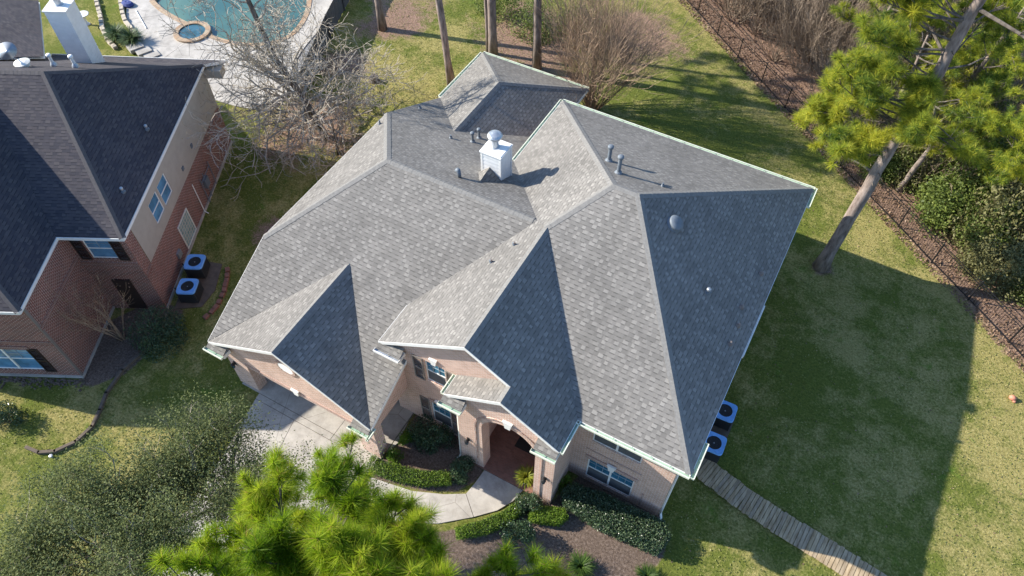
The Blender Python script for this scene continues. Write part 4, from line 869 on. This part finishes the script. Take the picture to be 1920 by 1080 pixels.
# bare-trunked pines behind the back wing
def hi_limbs(z0, z1, n): return [(rnd.uniform(z0, z1), rnd.uniform(0, 6.28), rnd.uniform(1.8, 3.4), rnd.uniform(0, .4)) for _ in range(n)]
for lab, b_, top, r in (('slim curved pine trunk at the left rear corner of the small hip roof', (-10.3,21.4,0), (-11.6,20.6,17), .24),
    ('dark straight pine trunk directly behind the peak of the small rear roof', (-9.2,25.2,0), (-9.2,24.8,19), .3),
    ('thin pine trunk touching the dark trunk behind the small rear roof', (-10.0,25.9,0), (-10.3,25.6,18), .15),
    ('rough barked pine trunk in reddish pine straw beside the brown leafless shrub', (-6.1,25.9,0), (-6.3,25.3,19), .28),
    ('short grey trunk in shade at the top of the photo beside the board fence', (-18.2,24.6,0), (-19.0,25.0,16), .26)):
    B0, B1 = V(*b_), V(*top); mid = B0.lerp(B1, .5)+V(.25 if 'curved' in lab else 0, 0, 0)
    pine(lab, [tuple(B0), tuple(mid), tuple(B1)], [r, r*.85, r*.4], hi_limbs(12, 18, 12), rnd.randint(0, 999), 'needleY', 46, .38, .022, dead=3)
# leafless tree between the two houses
def bare(name, label, base, stems, mat, seed, cat='tree', group=None, buds=None, n=6, **kw):
    rnd = random.Random(seed); t = thing(name, base, label, cat, group); m = MB(); tm = MB(); tips = []
    for (pts, rads, kids) in stems:
        tm.tube(pts, rads, 9)
        for (z, d, L, r, dep) in kids: branchy(m, along(pts, z), d, L, r, dep, rnd, tips=tips, n=n, **kw)
    tm.build('trunk', M['greybark'], t, uv=False, smooth=True); m.build('branch', M[mat], t, uv=False)
    if buds:
        c_ = np.array([tuple(p) for p, d in tips]); k = buds; c_ = np.repeat(c_, k, 0)+G.normal(0, .1, (len(c_)*k, 3)); npmesh('bud', leafgeo(c_, .05), 4, M['olive'], t)
    return t
B0 = V(-14.6,13.1,0)
st = [B0, V(-15.1,12.6,3.2), V(-15.9,12.0,6.2), V(-16.6,12.0,9.5), V(-17.3,12.4,13)]
kid = []
for i in range(36): a = rnd.uniform(0, 6.28) if i < 24 else rnd.uniform(2.6, 4.4); kid.append((rnd.uniform(1.2, 4.6), V(math.cos(a), math.sin(a), rnd.uniform(-.05, .6)), rnd.uniform(3.0, 5.8), .09, 3))
for i in range(16): a = rnd.uniform(0, 6.28); kid.append((rnd.uniform(4.5, 12.5), V(math.cos(a), math.sin(a), rnd.uniform(.2, .8)), rnd.uniform(1.8, 3.0), .06, 3))
bare('leafless_tree', 'leaning leafless tree with pale twigs and budding tips between the two houses', tuple(B0), [(st, [.24,.2,.17,.13,.05], kid)], 'palebark', 21, buds=2, minr=.013, kids=(3, 5), wob=.6, up=.1, ang=.85)
st = [V(-12.9,12.2,0), V(-12.8,12.2,1.2), V(-12.7,12.1,2.6)]; kid = []
for i in range(13): a = rnd.uniform(0, 6.28); kid.append((rnd.uniform(.6, 2.6), V(math.cos(a), math.sin(a), rnd.uniform(.4, 1)), rnd.uniform(1.7, 2.8), .04, 3))
bare('bare_shrub', 'low tangle of pale bare twigs at the foot of the leafless tree', (-12.9,12.2,0), [(st, [.09,.08,.05], kid)], 'palebark', 8, 'shrub', minr=.012, kids=(3, 5), wob=.45, up=.2, ang=.7, buds=2)
# brown many-stemmed shrub behind the roof
def manystem(name, label, loc, n, h, spread, mat, seed, group=None, dep=2, r=.022, cat='shrub', kids=(3, 4)):
    rnd = random.Random(seed); t = thing(name, loc, label, cat, group); m = MB(); l0 = V(*loc)
    for i in range(n):
        a = rnd.uniform(0, 6.28); k = rnd.uniform(.0, 1)**.6*spread; d = V(math.cos(a)*k, math.sin(a)*k, 1)
        branchy(m, l0+V(math.cos(a), math.sin(a), 0)*k*.5, d, h*rnd.uniform(.55, .85), r, dep, rnd, kids=kids, up=.25, wob=.22, n=4, split=(.3, 1), ang=.45, shrink=.55, minr=.007)
    m.build('stem', M[mat], t, uv=False); return t
manystem('leafless_shrub', 'large brown leafless shrub of many upright stems behind the main roof', (-.9,23.8,0), 120, 8.2, .72, 'twig', 4, kids=(4, 6))
# ---- oaks at lower left
def oak(label, base, cen, rr, n, seed, size=.1, lumps=26):
    rnd = random.Random(seed); g = np.random.default_rng(seed); t = thing('oak_tree', base, label, 'tree'); m = MB(); tips = []
    b_ = V(*base); c_ = V(*cen); tm = MB(); tm.tube([b_, b_.lerp(c_, .35)+V(.1,.05,0), b_.lerp(c_, .62)], [.24,.2,.15], 10); tm.build('trunk', M['greybark'], t, uv=False)
    q = b_.lerp(c_, .6)
    for i in range(lumps):
        d = unit(g.normal(size=3)); d[2] = abs(d[2])*.8-.15; e = V(*(d*np.array(rr)))*rnd.uniform(.65, 1.)
        mid = q.lerp(c_+e, .5)+V(rnd.gauss(0,.2), rnd.gauss(0,.2), .2); m.tube([q, mid, c_+e], [.07,.04,.012], 5, cap=False)
        for k in range(6): branchy(m, mid.lerp(c_+e, rnd.uniform(.1, 1)), V(rnd.gauss(0,1), rnd.gauss(0,1), rnd.uniform(.1,1.2)), rnd.uniform(.5, 1.1), .016, 1, rnd, tips=tips, kids=(3, 5), wob=.35, n=4)
    m.build('limb', M['palebark'], t, uv=False)
    tp = np.array([tuple(p) for p, d in tips]); k = g.integers(0, len(tp), n); p = tp[k]+g.normal(0, 1, (n, 3))*np.array((.3,.3,.2))
    npmesh('crown', leafgeo(p, size, .2, .5), 4, M['oak'], t, var=np.clip(.45+.28*g.normal(size=n), 0, 1)); return t
oak('sparse grey green oak crown filling the bottom left corner of the photo', (-2.6,-13.2,0), (-2.2,-12.6,7.2), (4.4,3.4,1.9), 80000, 31, size=.085, lumps=34)
oak('small leaved oak crown overhanging the left edge of the concrete driveway', (-.9,-8.6,0), (-1.2,-8.7,6.6), (3.6,2.5,1.5), 48000, 32, size=.085, lumps=30)
oak('thin oak sprays between the driveway and the bright pine crown', (3.4,-7.6,0), (3.3,-7.0,6.3), (2.3,1.7,1.2), 13000, 33, size=.085, lumps=16)
# ---- front beds
clipped('hedge', 'long dark green hedge below the twin window at the right front corner', [(9.15,-.75),(9.5,-1.3),(11.2,-1.45),(13.9,-1.25),(14.1,-.35),(13.6,.05),(11,-.05),(9.6,-.25)], 1.0, 17000, .08, 'hedge', seed=1)
clipped('hedge', 'bright green clipped block hedge between the round bush and the long dark hedge', [(8.5,-2.6),(9.75,-2.1),(9.95,-1.6),(9.6,-1.35),(8.6,-1.75),(8.35,-2.2)], .55, 7000, .06, 'box', seed=2)
clipped('hedge', 'low bright hedge curving along the right edge of the front walk', [(7.75,-1.85),(7.35,-2.7),(6.75,-3.5),(5.9,-4.35),(6.2,-4.75),(7.2,-3.95),(7.85,-3.1),(8.15,-2.2)], .5, 8000, .06, 'box', seed=3)
clipped('hedge', 'low bright green hedge curving along the left side of the front walk', [(.85,-3.35),(1.6,-3.35),(3.2,-2.9),(4.45,-2.35),(4.75,-2.8),(3.7,-3.45),(2.2,-3.9),(.95,-4.1)], .55, 9000, .06, 'box', seed=4)
bush('round_bush', 'round dark green bush beside the arch pier and the bright block hedge', (8.15,-1.95,0), (.62,.6,.85), 3200, .075, 'hedge', seed=5)
bush('round_bush', 'rough dark green bush in the mulch below the round bush', (8.5,-3.4,0), (.75,.7,1.0), 2800, .085, 'hedge', seed=6)
bush('round_bush', 'dark bush at the left foot of the arched entrance beside the walk', (4.85,-1.95,0), (.68,.6,.9), 3000, .075, 'hedge', seed=7)
bush('large_shrub', 'big dark shrub in shade under the lower shuttered window', (2.75,-1.25,0), (1.15,.75,1.15), 4200, .085, 'hedge', seed=8)
bush('small_shrub', 'small round green shrub by the concrete strip beside the carport', (1.7,-1.95,0), (.42,.4,.6), 1500, .06, 'box', seed=9)
bush('small_shrub', 'small round green shrub next to the right carport pier', (1.75,-2.85,0), (.42,.4,.55), 1500, .06, 'box', seed=10)
bush('small_shrub', 'leafy green shrub squeezed between arch pier and front wall', (9.15,-.35,0), (.3,.3,1.0), 900, .075, 'box', seed=12)
blades('liriope', 'spiky green grass like clump in the brown mulch at the bottom edge', (11.3,-3.2,0), 420, .75, 'lili', seed=1)
blades('liriope', 'spiky green clump at the corner of the mulch nearest the lawn', (13.85,-2.25,0), 380, .65, 'lili', seed=2)
# potted fern
t = thing('potted_fern', (7.55,-1.0,.13), 'white urn with a yellow green fern beside the right arch pier', 'potted plant')
m = MB(); m.lathe((7.55,-1.0,.13), [(.14,0),(.16,.03),(.09,.1),(.12,.16),(.24,.3),(.27,.42),(.25,.43),(.2,.38)], 20); m.build('pot', M['ceramic'], t, smooth=True)
o = blades('fern', None, (7.55,-1.0,.5), 260, .62, 'fern', None, .95, .05, seed=5); o.parent = t; o.location = (0,0,.37)
m = MB(); m.box((6.25,.25,.134),(7.35,1.05,.15)); o = m.build('door_mat', M['mat'], None, (6.8,.65,.134)); tag(o, 'dark rectangular door mat on the porch floor inside the arch', 'door mat')
# ---- lawn props
m = MB(); m.lathe((26.08,14.2,0), [(.05,.0),(.14,.05),(.17,.13),(.13,.22),(.04,.26)], 12, sc=(1,.85)); m.lathe((26.2,14.1,0), [(.03,0),(.09,.04),(.07,.1),(.01,.12)], 9); o = m.build('play_ball', M['pink'], None, (26.08,14.2,0), smooth=True); tag(o, 'small faded orange ball lying on the sunny right lawn', 'ball')
def ac(loc, rz, label, group):
    t = thing('air_conditioner', loc, label, 'air conditioner', group); w, h = .5, .9; l0 = V(*loc)
    R3 = Matrix.Rotation(rz, 3, 'Z'); fx = lambda p: l0+R3@Vector(p)
    def rr(s, z, r=0, n=48):
        o = []
        for k in range(n):
            a = 2*math.pi*k/n; c_, s_ = math.cos(a), math.sin(a); q = s/(abs(c_)**7+abs(s_)**7)**(1/7); o.append((q*c_, q*s_, z))
        return o
    m = MB(fx); m.prism(rr(w*.96, .06), (0,0,h-.1))
    for k in range(16):
        z = .1+k*.045; a = rr(w*.985, z); b_ = rr(w*.985, z+.014)
        for i in range(len(a)): j = (i+1) % len(a); m.poly([a[i], a[j], b_[j], b_[i]])
    m.build('body', M['acbody'], t)
    m = MB(fx); out = rr(w, h); ci = [(.335*math.cos(math.atan2(p[1], p[0])), .335*math.sin(math.atan2(p[1], p[0])), h) for p in out]
    out = [(p[0], p[1], h-.03) for p in out]; mid = [(p[0]*.96, p[1]*.96, h+.02) for p in out]; n = len(out)
    for i in range(n):
        j = (i+1) % n; m.poly_n([mid[i], mid[j], ci[j], ci[i]], (0,0,1)); m.poly([out[i], out[j], mid[j], mid[i]]); m.poly([(*out[i][:2], h-.09), (*out[j][:2], h-.09), out[j], out[i]]); m.poly([ci[i], ci[j], (ci[j][0], ci[j][1], h-.1), (ci[i][0], ci[i][1], h-.1)])
    lid = m.build('lid', M['aclid'], t)
    for sx in (-1, 1):
        for sy in (-1, 1): m = MB(fx); m.box((sx*w*.88-.025, sy*w*.88-.025, .03), (sx*w*.88+.025, sy*w*.88+.025, h-.08)); m.build('corner_post', M['acbody'], t)
    g = MB(fx)
    for r_ in (.09,.15,.21,.27,.32): g.tube([(r_*math.cos(a), r_*math.sin(a), h-.005) for a in np.linspace(0, 2*math.pi, 25)], .005, 3)
    for k in range(12): a = k*math.pi/6; g.tube([(.07*math.cos(a), .07*math.sin(a), h-.003), (.335*math.cos(a), .335*math.sin(a), h-.003)], .004, 3)
    g.build('grille', M['black'], lid)
    f = MB(fx); f.lathe((0,0,h-.16), [(.07,0),(.07,.08),(.02,.1)], 12)
    for k in range(4):
        a = k*math.pi/2+.4; f.poly([V(.06*math.cos(a), .06*math.sin(a), h-.13), V(.3*math.cos(a-.2), .3*math.sin(a-.2), h-.12), V(.3*math.cos(a+.35), .3*math.sin(a+.35), h-.17), V(.06*math.cos(a+.5), .06*math.sin(a+.5), h-.15)])
    fo = f.build('fan', M['dull'] if 'red brick' in label else M['black'], t); f = MB(fx); f.lathe((0,0,h-.06), [(.035,0),(.03,.02),(.01,.03)], 10); f.build('fan_hub', M['metal'], fo)
    m = MB(fx); m.tube([(-.5,.1,.2),(-.75,.12,.2),(-.85,.14,.5)], .03, 6); m.build('pipe', M['black'], t); return t
ac((14.12,6.25,.06), .05, 'blue grey air conditioner farther from the boardwalk beside the right wall', 'air conditioners by the right wall')
ac((14.22,4.45,.06), .05, 'blue grey air conditioner at the near end, next to the boardwalk', 'air conditioners by the right wall')
ac(tuple(xf(V(3.85,6.7,.06))), th_, 'air conditioner by the red brick wall, the one farther from the dark bush', 'air conditioners by the red brick wall')
ac(tuple(xf(V(3.95,5.05,.06))), th_, 'air conditioner by the red brick wall, half hidden by the dark round bush', 'air conditioners by the red brick wall')
m = MB(); m.box((13.55,3.95,0),(14.7,6.75,.06)); tag(m.build('concrete_pad', M['curb']), kind='structure')
m = MB(xf); m.prism([(3.2,4.2,0),(4.6,4.4,0),(5.0,5.5,0),(4.9,7.3,0),(3.2,7.6,0)], (0,0,.055)); tag(m.build('gravel_pad', M['curb']), kind='structure')
# boardwalk of loose cross planks
t = thing('boardwalk', (18,3,0), 'weathered wooden plank walk leading from the air conditioners across the right lawn', 'boardwalk')
ctr_ = [V(14.0,3.55,0), V(16.3,2.98,0), V(18.0,2.72,0), V(20.0,2.5,0), V(22.2,2.2,0), V(26,1.6,0), V(30,1.0,0)]
m = MB(); vv = []; s_ = 0; seg = 0; posn = 0.0
for a, b_ in zip(ctr_, ctr_[1:]):
    d = (b_-a).normalized(); L = (b_-a).length; n = V(-d.y, d.x, 0); k = int(L/.165)
    for i in range(k):
        c = a+d*(i+.5)*L/k+n*R.gauss(0, .014); tw = R.gauss(0, .01); dd = (d+n*tw).normalized(); nn = V(-dd.y, dd.x, 0); hw = .57*R.uniform(.97, 1.03)
        f0 = len(m.f); m.obox(c+Zv*(.1+R.gauss(0, .008)), dd*.075, nn*hw, V(0,0,.019)); vv += [R.random()]*(len(m.f)-f0)
o = m.build('plank', M['board'], t); at = o.data.attributes.new('var', 'FLOAT', 'FACE'); at.data.foreach_set('value', vv)
for s_ in (-.33, .33):
    m = MB()
    for a, b_ in zip(ctr_, ctr_[1:]): d = (b_-a).normalized(); n = V(-d.y, d.x, 0); m.obox((a+b_)/2+n*s_+Zv*.035, d*(b_-a).length/2, n*.04, V(0,0,.04))
    m.build('stringer', M['board'], t)
# ---- iron fence
FPTS = [(-3.2,41.6),(-1.0,39.8),(1.25,37.94),(3.49,35.95),(5.69,34.04),(7.99,32.15),(10.18,30.27),(12.41,28.37),(14.55,26.63),(16.75,24.82),(18.95,23.04),(21.11,21.2),(23.3,19.48),(25.52,17.62),(27.7,15.75),(29.9,13.9)]
t = thing('iron_fence', (12,28.5,0), 'black iron picket fence along the edge of the woods on the right', 'fence')
FH = 1.5
for p in FPTS:
    m = MB(); m.box((p[0]-.035,p[1]-.035,0),(p[0]+.035,p[1]+.035,FH+.08)); m.lathe((p[0],p[1],FH+.08), [(.045,0),(.045,.03),(.01,.06)], 8); m.build('post', M['black'], t)
for a, b_ in zip(FPTS, FPTS[1:]):
    a, b_ = V(*a, 0), V(*b_, 0); d = b_-a; m = MB()
    for z in (.12, FH-.18, FH): m.obox((a+b_)/2+Zv*z, d/2, d.normalized().cross(Zv)*.014, V(0,0,.016))
    k = 20
    for i in range(1, k): q = a+d*i/k; m.obox(q+Zv*(FH+.08)/2, (.008,0,0), (0,.008,0), (0,0,(FH-.08)/2))
    m.build('panel', M['black'], t)
# ---- board fence by the pool
t = thing('board_fence', (-20,20,0), 'tall dark wooden board fence between the pool and the back lawn', 'fence')
BF = [V(-23.3,28.6,0), V(-22.2,25.2,0), V(-20.9,21.8,0), V(-19.5,18.6,0), V(-18.2,15.4,0)]
for a, b_ in zip(BF, BF[1:]):
    d = b_-a; L = d.length; d.normalize(); n = d.cross(Zv); m = MB(); k = int(L/.15)
    for i in range(k): m.obox(a+d*(i+.5)*L/k+Zv*(.93+R.gauss(0, .012)), d*(L/k*.47), n*.01, V(0,0,.92))
    m.build('panel', M['fencewood'], t)
for p in BF: m = MB(); m.box((p.x+.02,p.y-.05,0),(p.x+.12,p.y+.05,1.95)); m.build('post', M['fencewood'], t)
m = MB()
m.poly([(-23.3,27,.02),(-22.1,24.6,.02),(-20.8,21.4,.02),(-18.4,15.4,.02),(-20.8,14.6,.02),(-21.7,18,.02),(-23,24,.02)][::-1]); tag(m.build('gravel_strip', concrete('grey_gravel', (.14,.14,.14), (.3,.3,.3), 3.)), kind='structure')
# ---- pool garden
def stones(name, label, line, st=.42, sz=(.2,.15,.13), mat='stonelt', cat='edging', xfm=None, gap=.03):
    t = thing(name, (xfm(V(*line[0], 0)) if xfm else V(*line[0], 0)), label, cat); m = MB(xfm); L = [V(*p, 0) for p in line]; out = []
    for a, b_ in zip(L, L[1:]):
        k = max(1, round((b_-a).length/st))
        for i in range(k): out.append((a.lerp(b_, (i+.5)/k), (b_-a).normalized()))
    for c, d in out:
        n = V(-d.y, d.x, 0); q = (d+n*R.gauss(0, .08)).normalized(); n = V(-q.y, q.x, 0)
        m = MB(xfm); hh = sz[2]*R.uniform(.85, 1.15); s0 = st/2-gap
        lo = [c-q*s0-n*sz[1], c+q*s0-n*sz[1], c+q*s0+n*sz[1], c-q*s0+n*sz[1]]; hi_ = [c+(p-c)*.86+Zv*hh*2 for p in lo]; m.poly(hi_)
        mid = [p+Zv*hh*1.6 for p in lo]
        for i in range(4): j = (i+1) % 4; m.poly([lo[i], lo[j], mid[j], mid[i]]); m.poly([mid[i], mid[j], hi_[j], hi_[i]])
        m.build('stone', M[mat], t)
    return t
stones('stone_edging', 'outer row of pale stones edging the garden bed left of the pool', [(-40.5,18.0),(-39.4,17.0),(-38.3,16.2),(-37.4,15.6),(-36.4,14.8),(-35.5,14.2),(-34.4,13.6),(-33.2,13.2)], .55)
stones('stone_edging', 'inner row of pale stones between the garden bed and the pool deck', [(-39,19.0),(-37.8,17.9),(-36.8,17.1),(-35.9,16.4),(-35.1,15.9),(-34.4,15.6),(-33.3,15.1)], .5)
blades('grass_clump', 'tufted green ornamental grass left of its twin by the stone edging', (-34.1,14.2,0), 420, 1.15, 'grassblade', seed=3, w=.05); blades('grass_clump', 'tufted green ornamental grass closest to the pool deck steps', (-32.8,14.4,0), 420, 1.2, 'grassblade', seed=4, w=.05)
m = MB(); m.lathe((-37.5,14.4,0), [(.24,0),(.2,.06),(.09,.12),(.08,.6),(.14,.68),(.42,.78),(.45,.84),(.38,.83),(.1,.76)], 20); o = m.build('birdbath', M['ceramic'], None, (-37.5,14.4,0), smooth=True); tag(o, 'white pedestal birdbath in the planting behind the neighboring chimney', 'birdbath')
m = MB(); m.tube([(-35.6,17.36,.11),(-33.2,16.05,.11)], .035, 6); o = m.build('pool_pole', M['white'], None, (-34.4,16.7,.1)); tag(o, 'white cleaning pole lying on the pool deck', 'pole')
m = MB(); m.lathe((-36.7,17.6,.07), [(.5,0),(.55,.12),(.4,.26),(.15,.3),(.02,.26)], 12, sc=(1,.7)); o = m.build('folded_cover', M['bluefab'], None, (-36.7,17.6,.07)); tag(o, 'crumpled dark blue cloth lying at the edge of the pool deck', 'cloth')
for k in range(3):
    m = MB(); x = -32.6+k*.75; m.prism([(x,13.6,.06),(x+.8,13.3,.06),(x+1.2,14.2,.06),(x+.4,14.5,.06)], (0,0,.28-.09*k)); tag(m.build('stone_steps' if k == 0 else 'stone_step', M['deckc']), kind='structure')
m = MB(); m.lathe((-15.2,19.3,0), [(.36,0),(.3,.15),(.27,.4),(.2,.42),(.02,.41)], 14); o = m.build('tree_stump', M['greybark'], None, (-15.2,19.3,0)); tag(o, 'dark tree stump on the shaded back lawn near the leafless tree', 'stump')
# ---- neighbour beds
stones('brick_edging', 'curved row of red blocks around the air conditioners by the red brick wall', [(-12.6,1.9),(-12.1,1.3),(-11.6,.5),(-11.3,-.3),(-11.25,-.9),(-11.35,-1.4)], .36, (.16,.12,.08), 'redblock')
t_ = [(-12.5,-3.9),(-12.6,-5.6),(-12.3,-6.9),(-11.85,-7.7),(-11.5,-8.5),(-11.55,-9.4),(-12.0,-10.2),(-12.6,-10.6),(-13.3,-10.7)]
m = MB(); L = [V(*p, 0) for p in t_]
for a, b_ in zip(L, L[1:]): d = (b_-a).normalized(); n = V(-d.y, d.x, 0); m.prism([a-n*.07-d*.04, b_-n*.07+d*.04, b_+n*.07+d*.04, a+n*.07-d*.04], (0,0,.16))
o = m.build('bed_border', M['curb'], None, (-12,-8,0)); tag(o, 'low brown curved border around the planting bed in front of the red brick house', 'border')
bush('round_bush', 'big dark rounded bush at the inside corner of the red brick house', tuple(xf(V(3.1,2.4,0))), (1.5,1.35,1.5), 6500, .09, 'hedge', seed=21, lumps=14)
bush('round_bush', 'dark round bush at the left edge of the photo in the planting bed', (-15.2,-10.2,0), (.85,.8,1.0), 3000, .08, 'hedge', seed=22)
kid_l = tuple(xf(V(1.2,2.3,0))); tq = manystem('crape_myrtle', 'leafless brown crape myrtle with dry seed heads in the corner of the red brick walls', kid_l, 8, 4.6, .35, 'twig', 6, dep=2, r=.035)
g_ = np.random.default_rng(5); pp = np.array(kid_l)+np.array((0,0,3.3))+g_.normal(0, 1, (500, 3))*np.array((.7,.7,.55)); tag(npmesh('seed_head', leafgeo(pp, .07), 4, M['deadleaf'], tq), kind='stuff')
m = MB(xf); g_ = np.random.default_rng(9)
for k in range(330):
    x, y = g_.uniform(-6, .3), -.15-abs(g_.normal(0, .22)); r_ = g_.uniform(.04, .085); m.lathe((x,y,0), [(r_*.8,-.02),(r_,r_*.4),(r_*.6,r_*.9),(.01,r_)], 6, sc=(1,g_.uniform(.6,1)))
tag(m.build('river_rock', M['curb'], None), kind='stuff')
m = MB(); m.lathe((-11.95,-10.45,0), [(.06,0),(.06,.12),(.09,.13),(.08,.16),(.01,.17)], 10); o = m.build('sprinkler_head', M['metal'], None, (-11.95,-10.45,0)); tag(o, 'small grey sprinkler head at the tip of the curved bed border', 'sprinkler')
# fallen leaves and pale specks on the lawns
def scatter(name, n, fn, size, mat):
    p = fn(n); tag(npmesh(name, leafgeo(p, size, .9, .7), 4, M[mat]), kind='stuff')
def lw(n): return np.c_[G.uniform(-14, 30, n), G.uniform(-4, 34, n), np.full(n, .02)]
q = lw(1500); q = q[(q-np.array((FP0[0], FP0[1], 0)))[:, :2]@FN < 0]; inside = (q[:, 0] > -8)&(q[:, 0] < 13.5)&(q[:, 1] < 21)&(q[:, 1] > -4); q = q[~inside]
scatter('leaf_litter', len(q), lambda n: q, .08, 'deadleaf')
nT = 110000; q = np.c_[G.uniform(-20, 30, nT), G.uniform(-12, 36, nT), np.full(nT, .03)]
ok_ = ((q[:, :2]-FP0)@FN < -.2)&~((q[:, 0] > -7.4)&(q[:, 0] < 13.4)&(q[:, 1] < 16.5)&(q[:, 1] > -3.4))&~((q[:, 0] > -6)&(q[:, 0] < 8)&(q[:, 1] < 0))&(sdist(q[:, :2], DECK) > .1)
for b_ in BEDS: ok_ &= sdist(q[:, :2], b_) > .1
lq = np.array([tuple(p) for p in (xf(V(0,0,0)), xf(V(2.83,4.2,0)))]); loc_ = np.c_[(q[:, :2]-np.array((N0.x, N0.y)))@np.array((EX.x, EX.y)), (q[:, :2]-np.array((N0.x, N0.y)))@np.array((EY.x, EY.y))]
ok_ &= ~((loc_[:, 0] < 3.2)&(loc_[:, 1] > 3.5)&(loc_[:, 1] < 18))&~((loc_[:, 0] < .4)&(loc_[:, 1] > -.6)&(loc_[:, 1] < 5)); q = q[ok_]
vr = np.clip(.45+.25*np.sin(q[:, 0]*.9+np.sin(q[:, 1]*.7)*2)*np.sin(q[:, 1]*.8+1)+.22*G.normal(size=len(q)), 0, 1)
tag(npmesh('grass', leafgeo(q, .085, .5, .45), 4, M['turf'], var=vr), kind='stuff')
s_ = G.random(9000)*44-6; w_ = G.exponential(1.6, 9000); q2 = np.c_[FP0[0]+FD[0]*s_+FN[0]*(w_-.6), FP0[1]+FD[1]*s_+FN[1]*(w_-.6), np.full(9000, .03)]; scatter('woodland_litter', 9000, lambda n: q2, .14, 'deadleaf')
# ================================================================ WOODS BEYOND THE FENCE
def along_fence(s, w): return (FP0[0]+FD[0]*s+FN[0]*w, FP0[1]+FD[1]*s+FN[1]*w, 0)
rnd = random.Random(12)
proto = [manystem('thicket_shrub', 'leafless brown thicket shrub tangled among others in the woods beyond the iron fence', along_fence(6+3*i, 4.5), 44, 4.6, 1.0, 'darktwig', 60+i, 'brown thicket shrubs in the woods', 2, .02, kids=(3, 5)) for i in range(3)]
pos = [(s, w) for w, n in ((2.4, 10), (4.6, 11), (7, 11), (10, 10), (13.5, 10)) for s in np.linspace(-5, 17, n)]
for i, (s, w) in enumerate(pos):
    s += rnd.uniform(-1, 1); w += rnd.uniform(-.8, .8); dup(proto[i % 3], along_fence(s, w), rnd.uniform(0, 6.28), rnd.uniform(.75, 1.3))
gp = [bush('ivy_bush', 'leafy green woodland bush growing into its neighbours beyond the iron fence', along_fence(20+3*i, 3.6), (1.9,1.8,2.2), 9500, .14, ('ivy','ivy','olive')[i], 'bush', 'green bushes in the woods', 70+i, 34, 16, hollow=.2, lr=.6, jit=.1) for i in range(3)]
pos = [(s, w) for w, n in ((2.7, 11), (4.7, 11), (7, 9), (10, 9), (13.5, 8)) for s in np.linspace(15, 36, n)]+[(2,9),(7,12.5),(12,9.5),(9,17),(14,14),(0,14)]
for i, (s, w) in enumerate(pos):
    s += rnd.uniform(-1, 1); w += rnd.uniform(-1.1, 1.0); k = rnd.uniform(.6, 1.4); dup(gp[(0,2,1,2,0)[i % 5]], along_fence(s, w), rnd.uniform(0, 6.28), (k, k, k*rnd.uniform(.8, 1.5)))
wl = ['slender pine among brown thickets near the top of the photo', 'pine rising out of the brown thicket behind the fence', 'yellow green pine crown right of the leaning lawn pine', 'pine crown cut by the right edge of the photo above the ivy bushes', 'pine standing where the brown thicket meets the green bushes', 'bright pine crown filling the top right corner of the photo', 'pine just behind the fence where the leaning lawn pine overlaps it', 'tallest pine crown in the woods left of the leaning lawn pine']
for i, (x, y, h_, k) in enumerate(((5.5,40,8,14),(11,37.5,9,16),(19.5,31.5,10,30),(22.3,25.6,7.5,26),(16.2,29.4,8,24),(19.2,35.5,11,30),(18.4,26.2,6.5,20),(14.2,33.5,10,26))):
    lm = [(rnd.uniform(.38, .97)*h_, rnd.uniform(0, 6.28), rnd.uniform(1.6, 3.0), rnd.uniform(0, .4)) for _ in range(k)]
    pine(wl[i], [(x,y,0),(x+rnd.gauss(0,.3),y+rnd.gauss(0,.3),h_*.55),(x+rnd.gauss(0,.4),y+rnd.gauss(0,.4),h_)], [.17,.13,.05], lm, 80+i, 'needleY', 46, .38, .024, sub=(4, 7), tone=(.0, .7))
# evergreen clumps behind the back lawn
for i, (x, y, lb) in enumerate(((-8.4,29.6,'dark evergreen bush behind the straight pine trunks'),(-5.2,30.2,'evergreen bush in shade right of the rough barked trunk'),(-11.5,30.5,'pale green bush behind the slim curved trunk'))):
    bush('evergreen_bush', lb, (x,y,0), (1.9,1.6,2.3), 4200, .12, 'ivy', 'bush', None, 90+i, 13, 5)
for i, s in enumerate((-9,-13,-17)):
    x, y, _ = along_fence(s, -1.5); dup(proto[i % 3], (x,y,0), i*1.3, 1.1)
# extra brush mixed into the green side of the woods
for i, (s, w) in enumerate(((18,5.5),(21,4.2),(23.5,8),(27,6),(29,10),(31.5,5),(20,11),(25.5,12),(33,8.5),(16.5,3.4))):
    dup(proto[i % 3], along_fence(s, w), i*1.7, .8+.07*(i % 5))
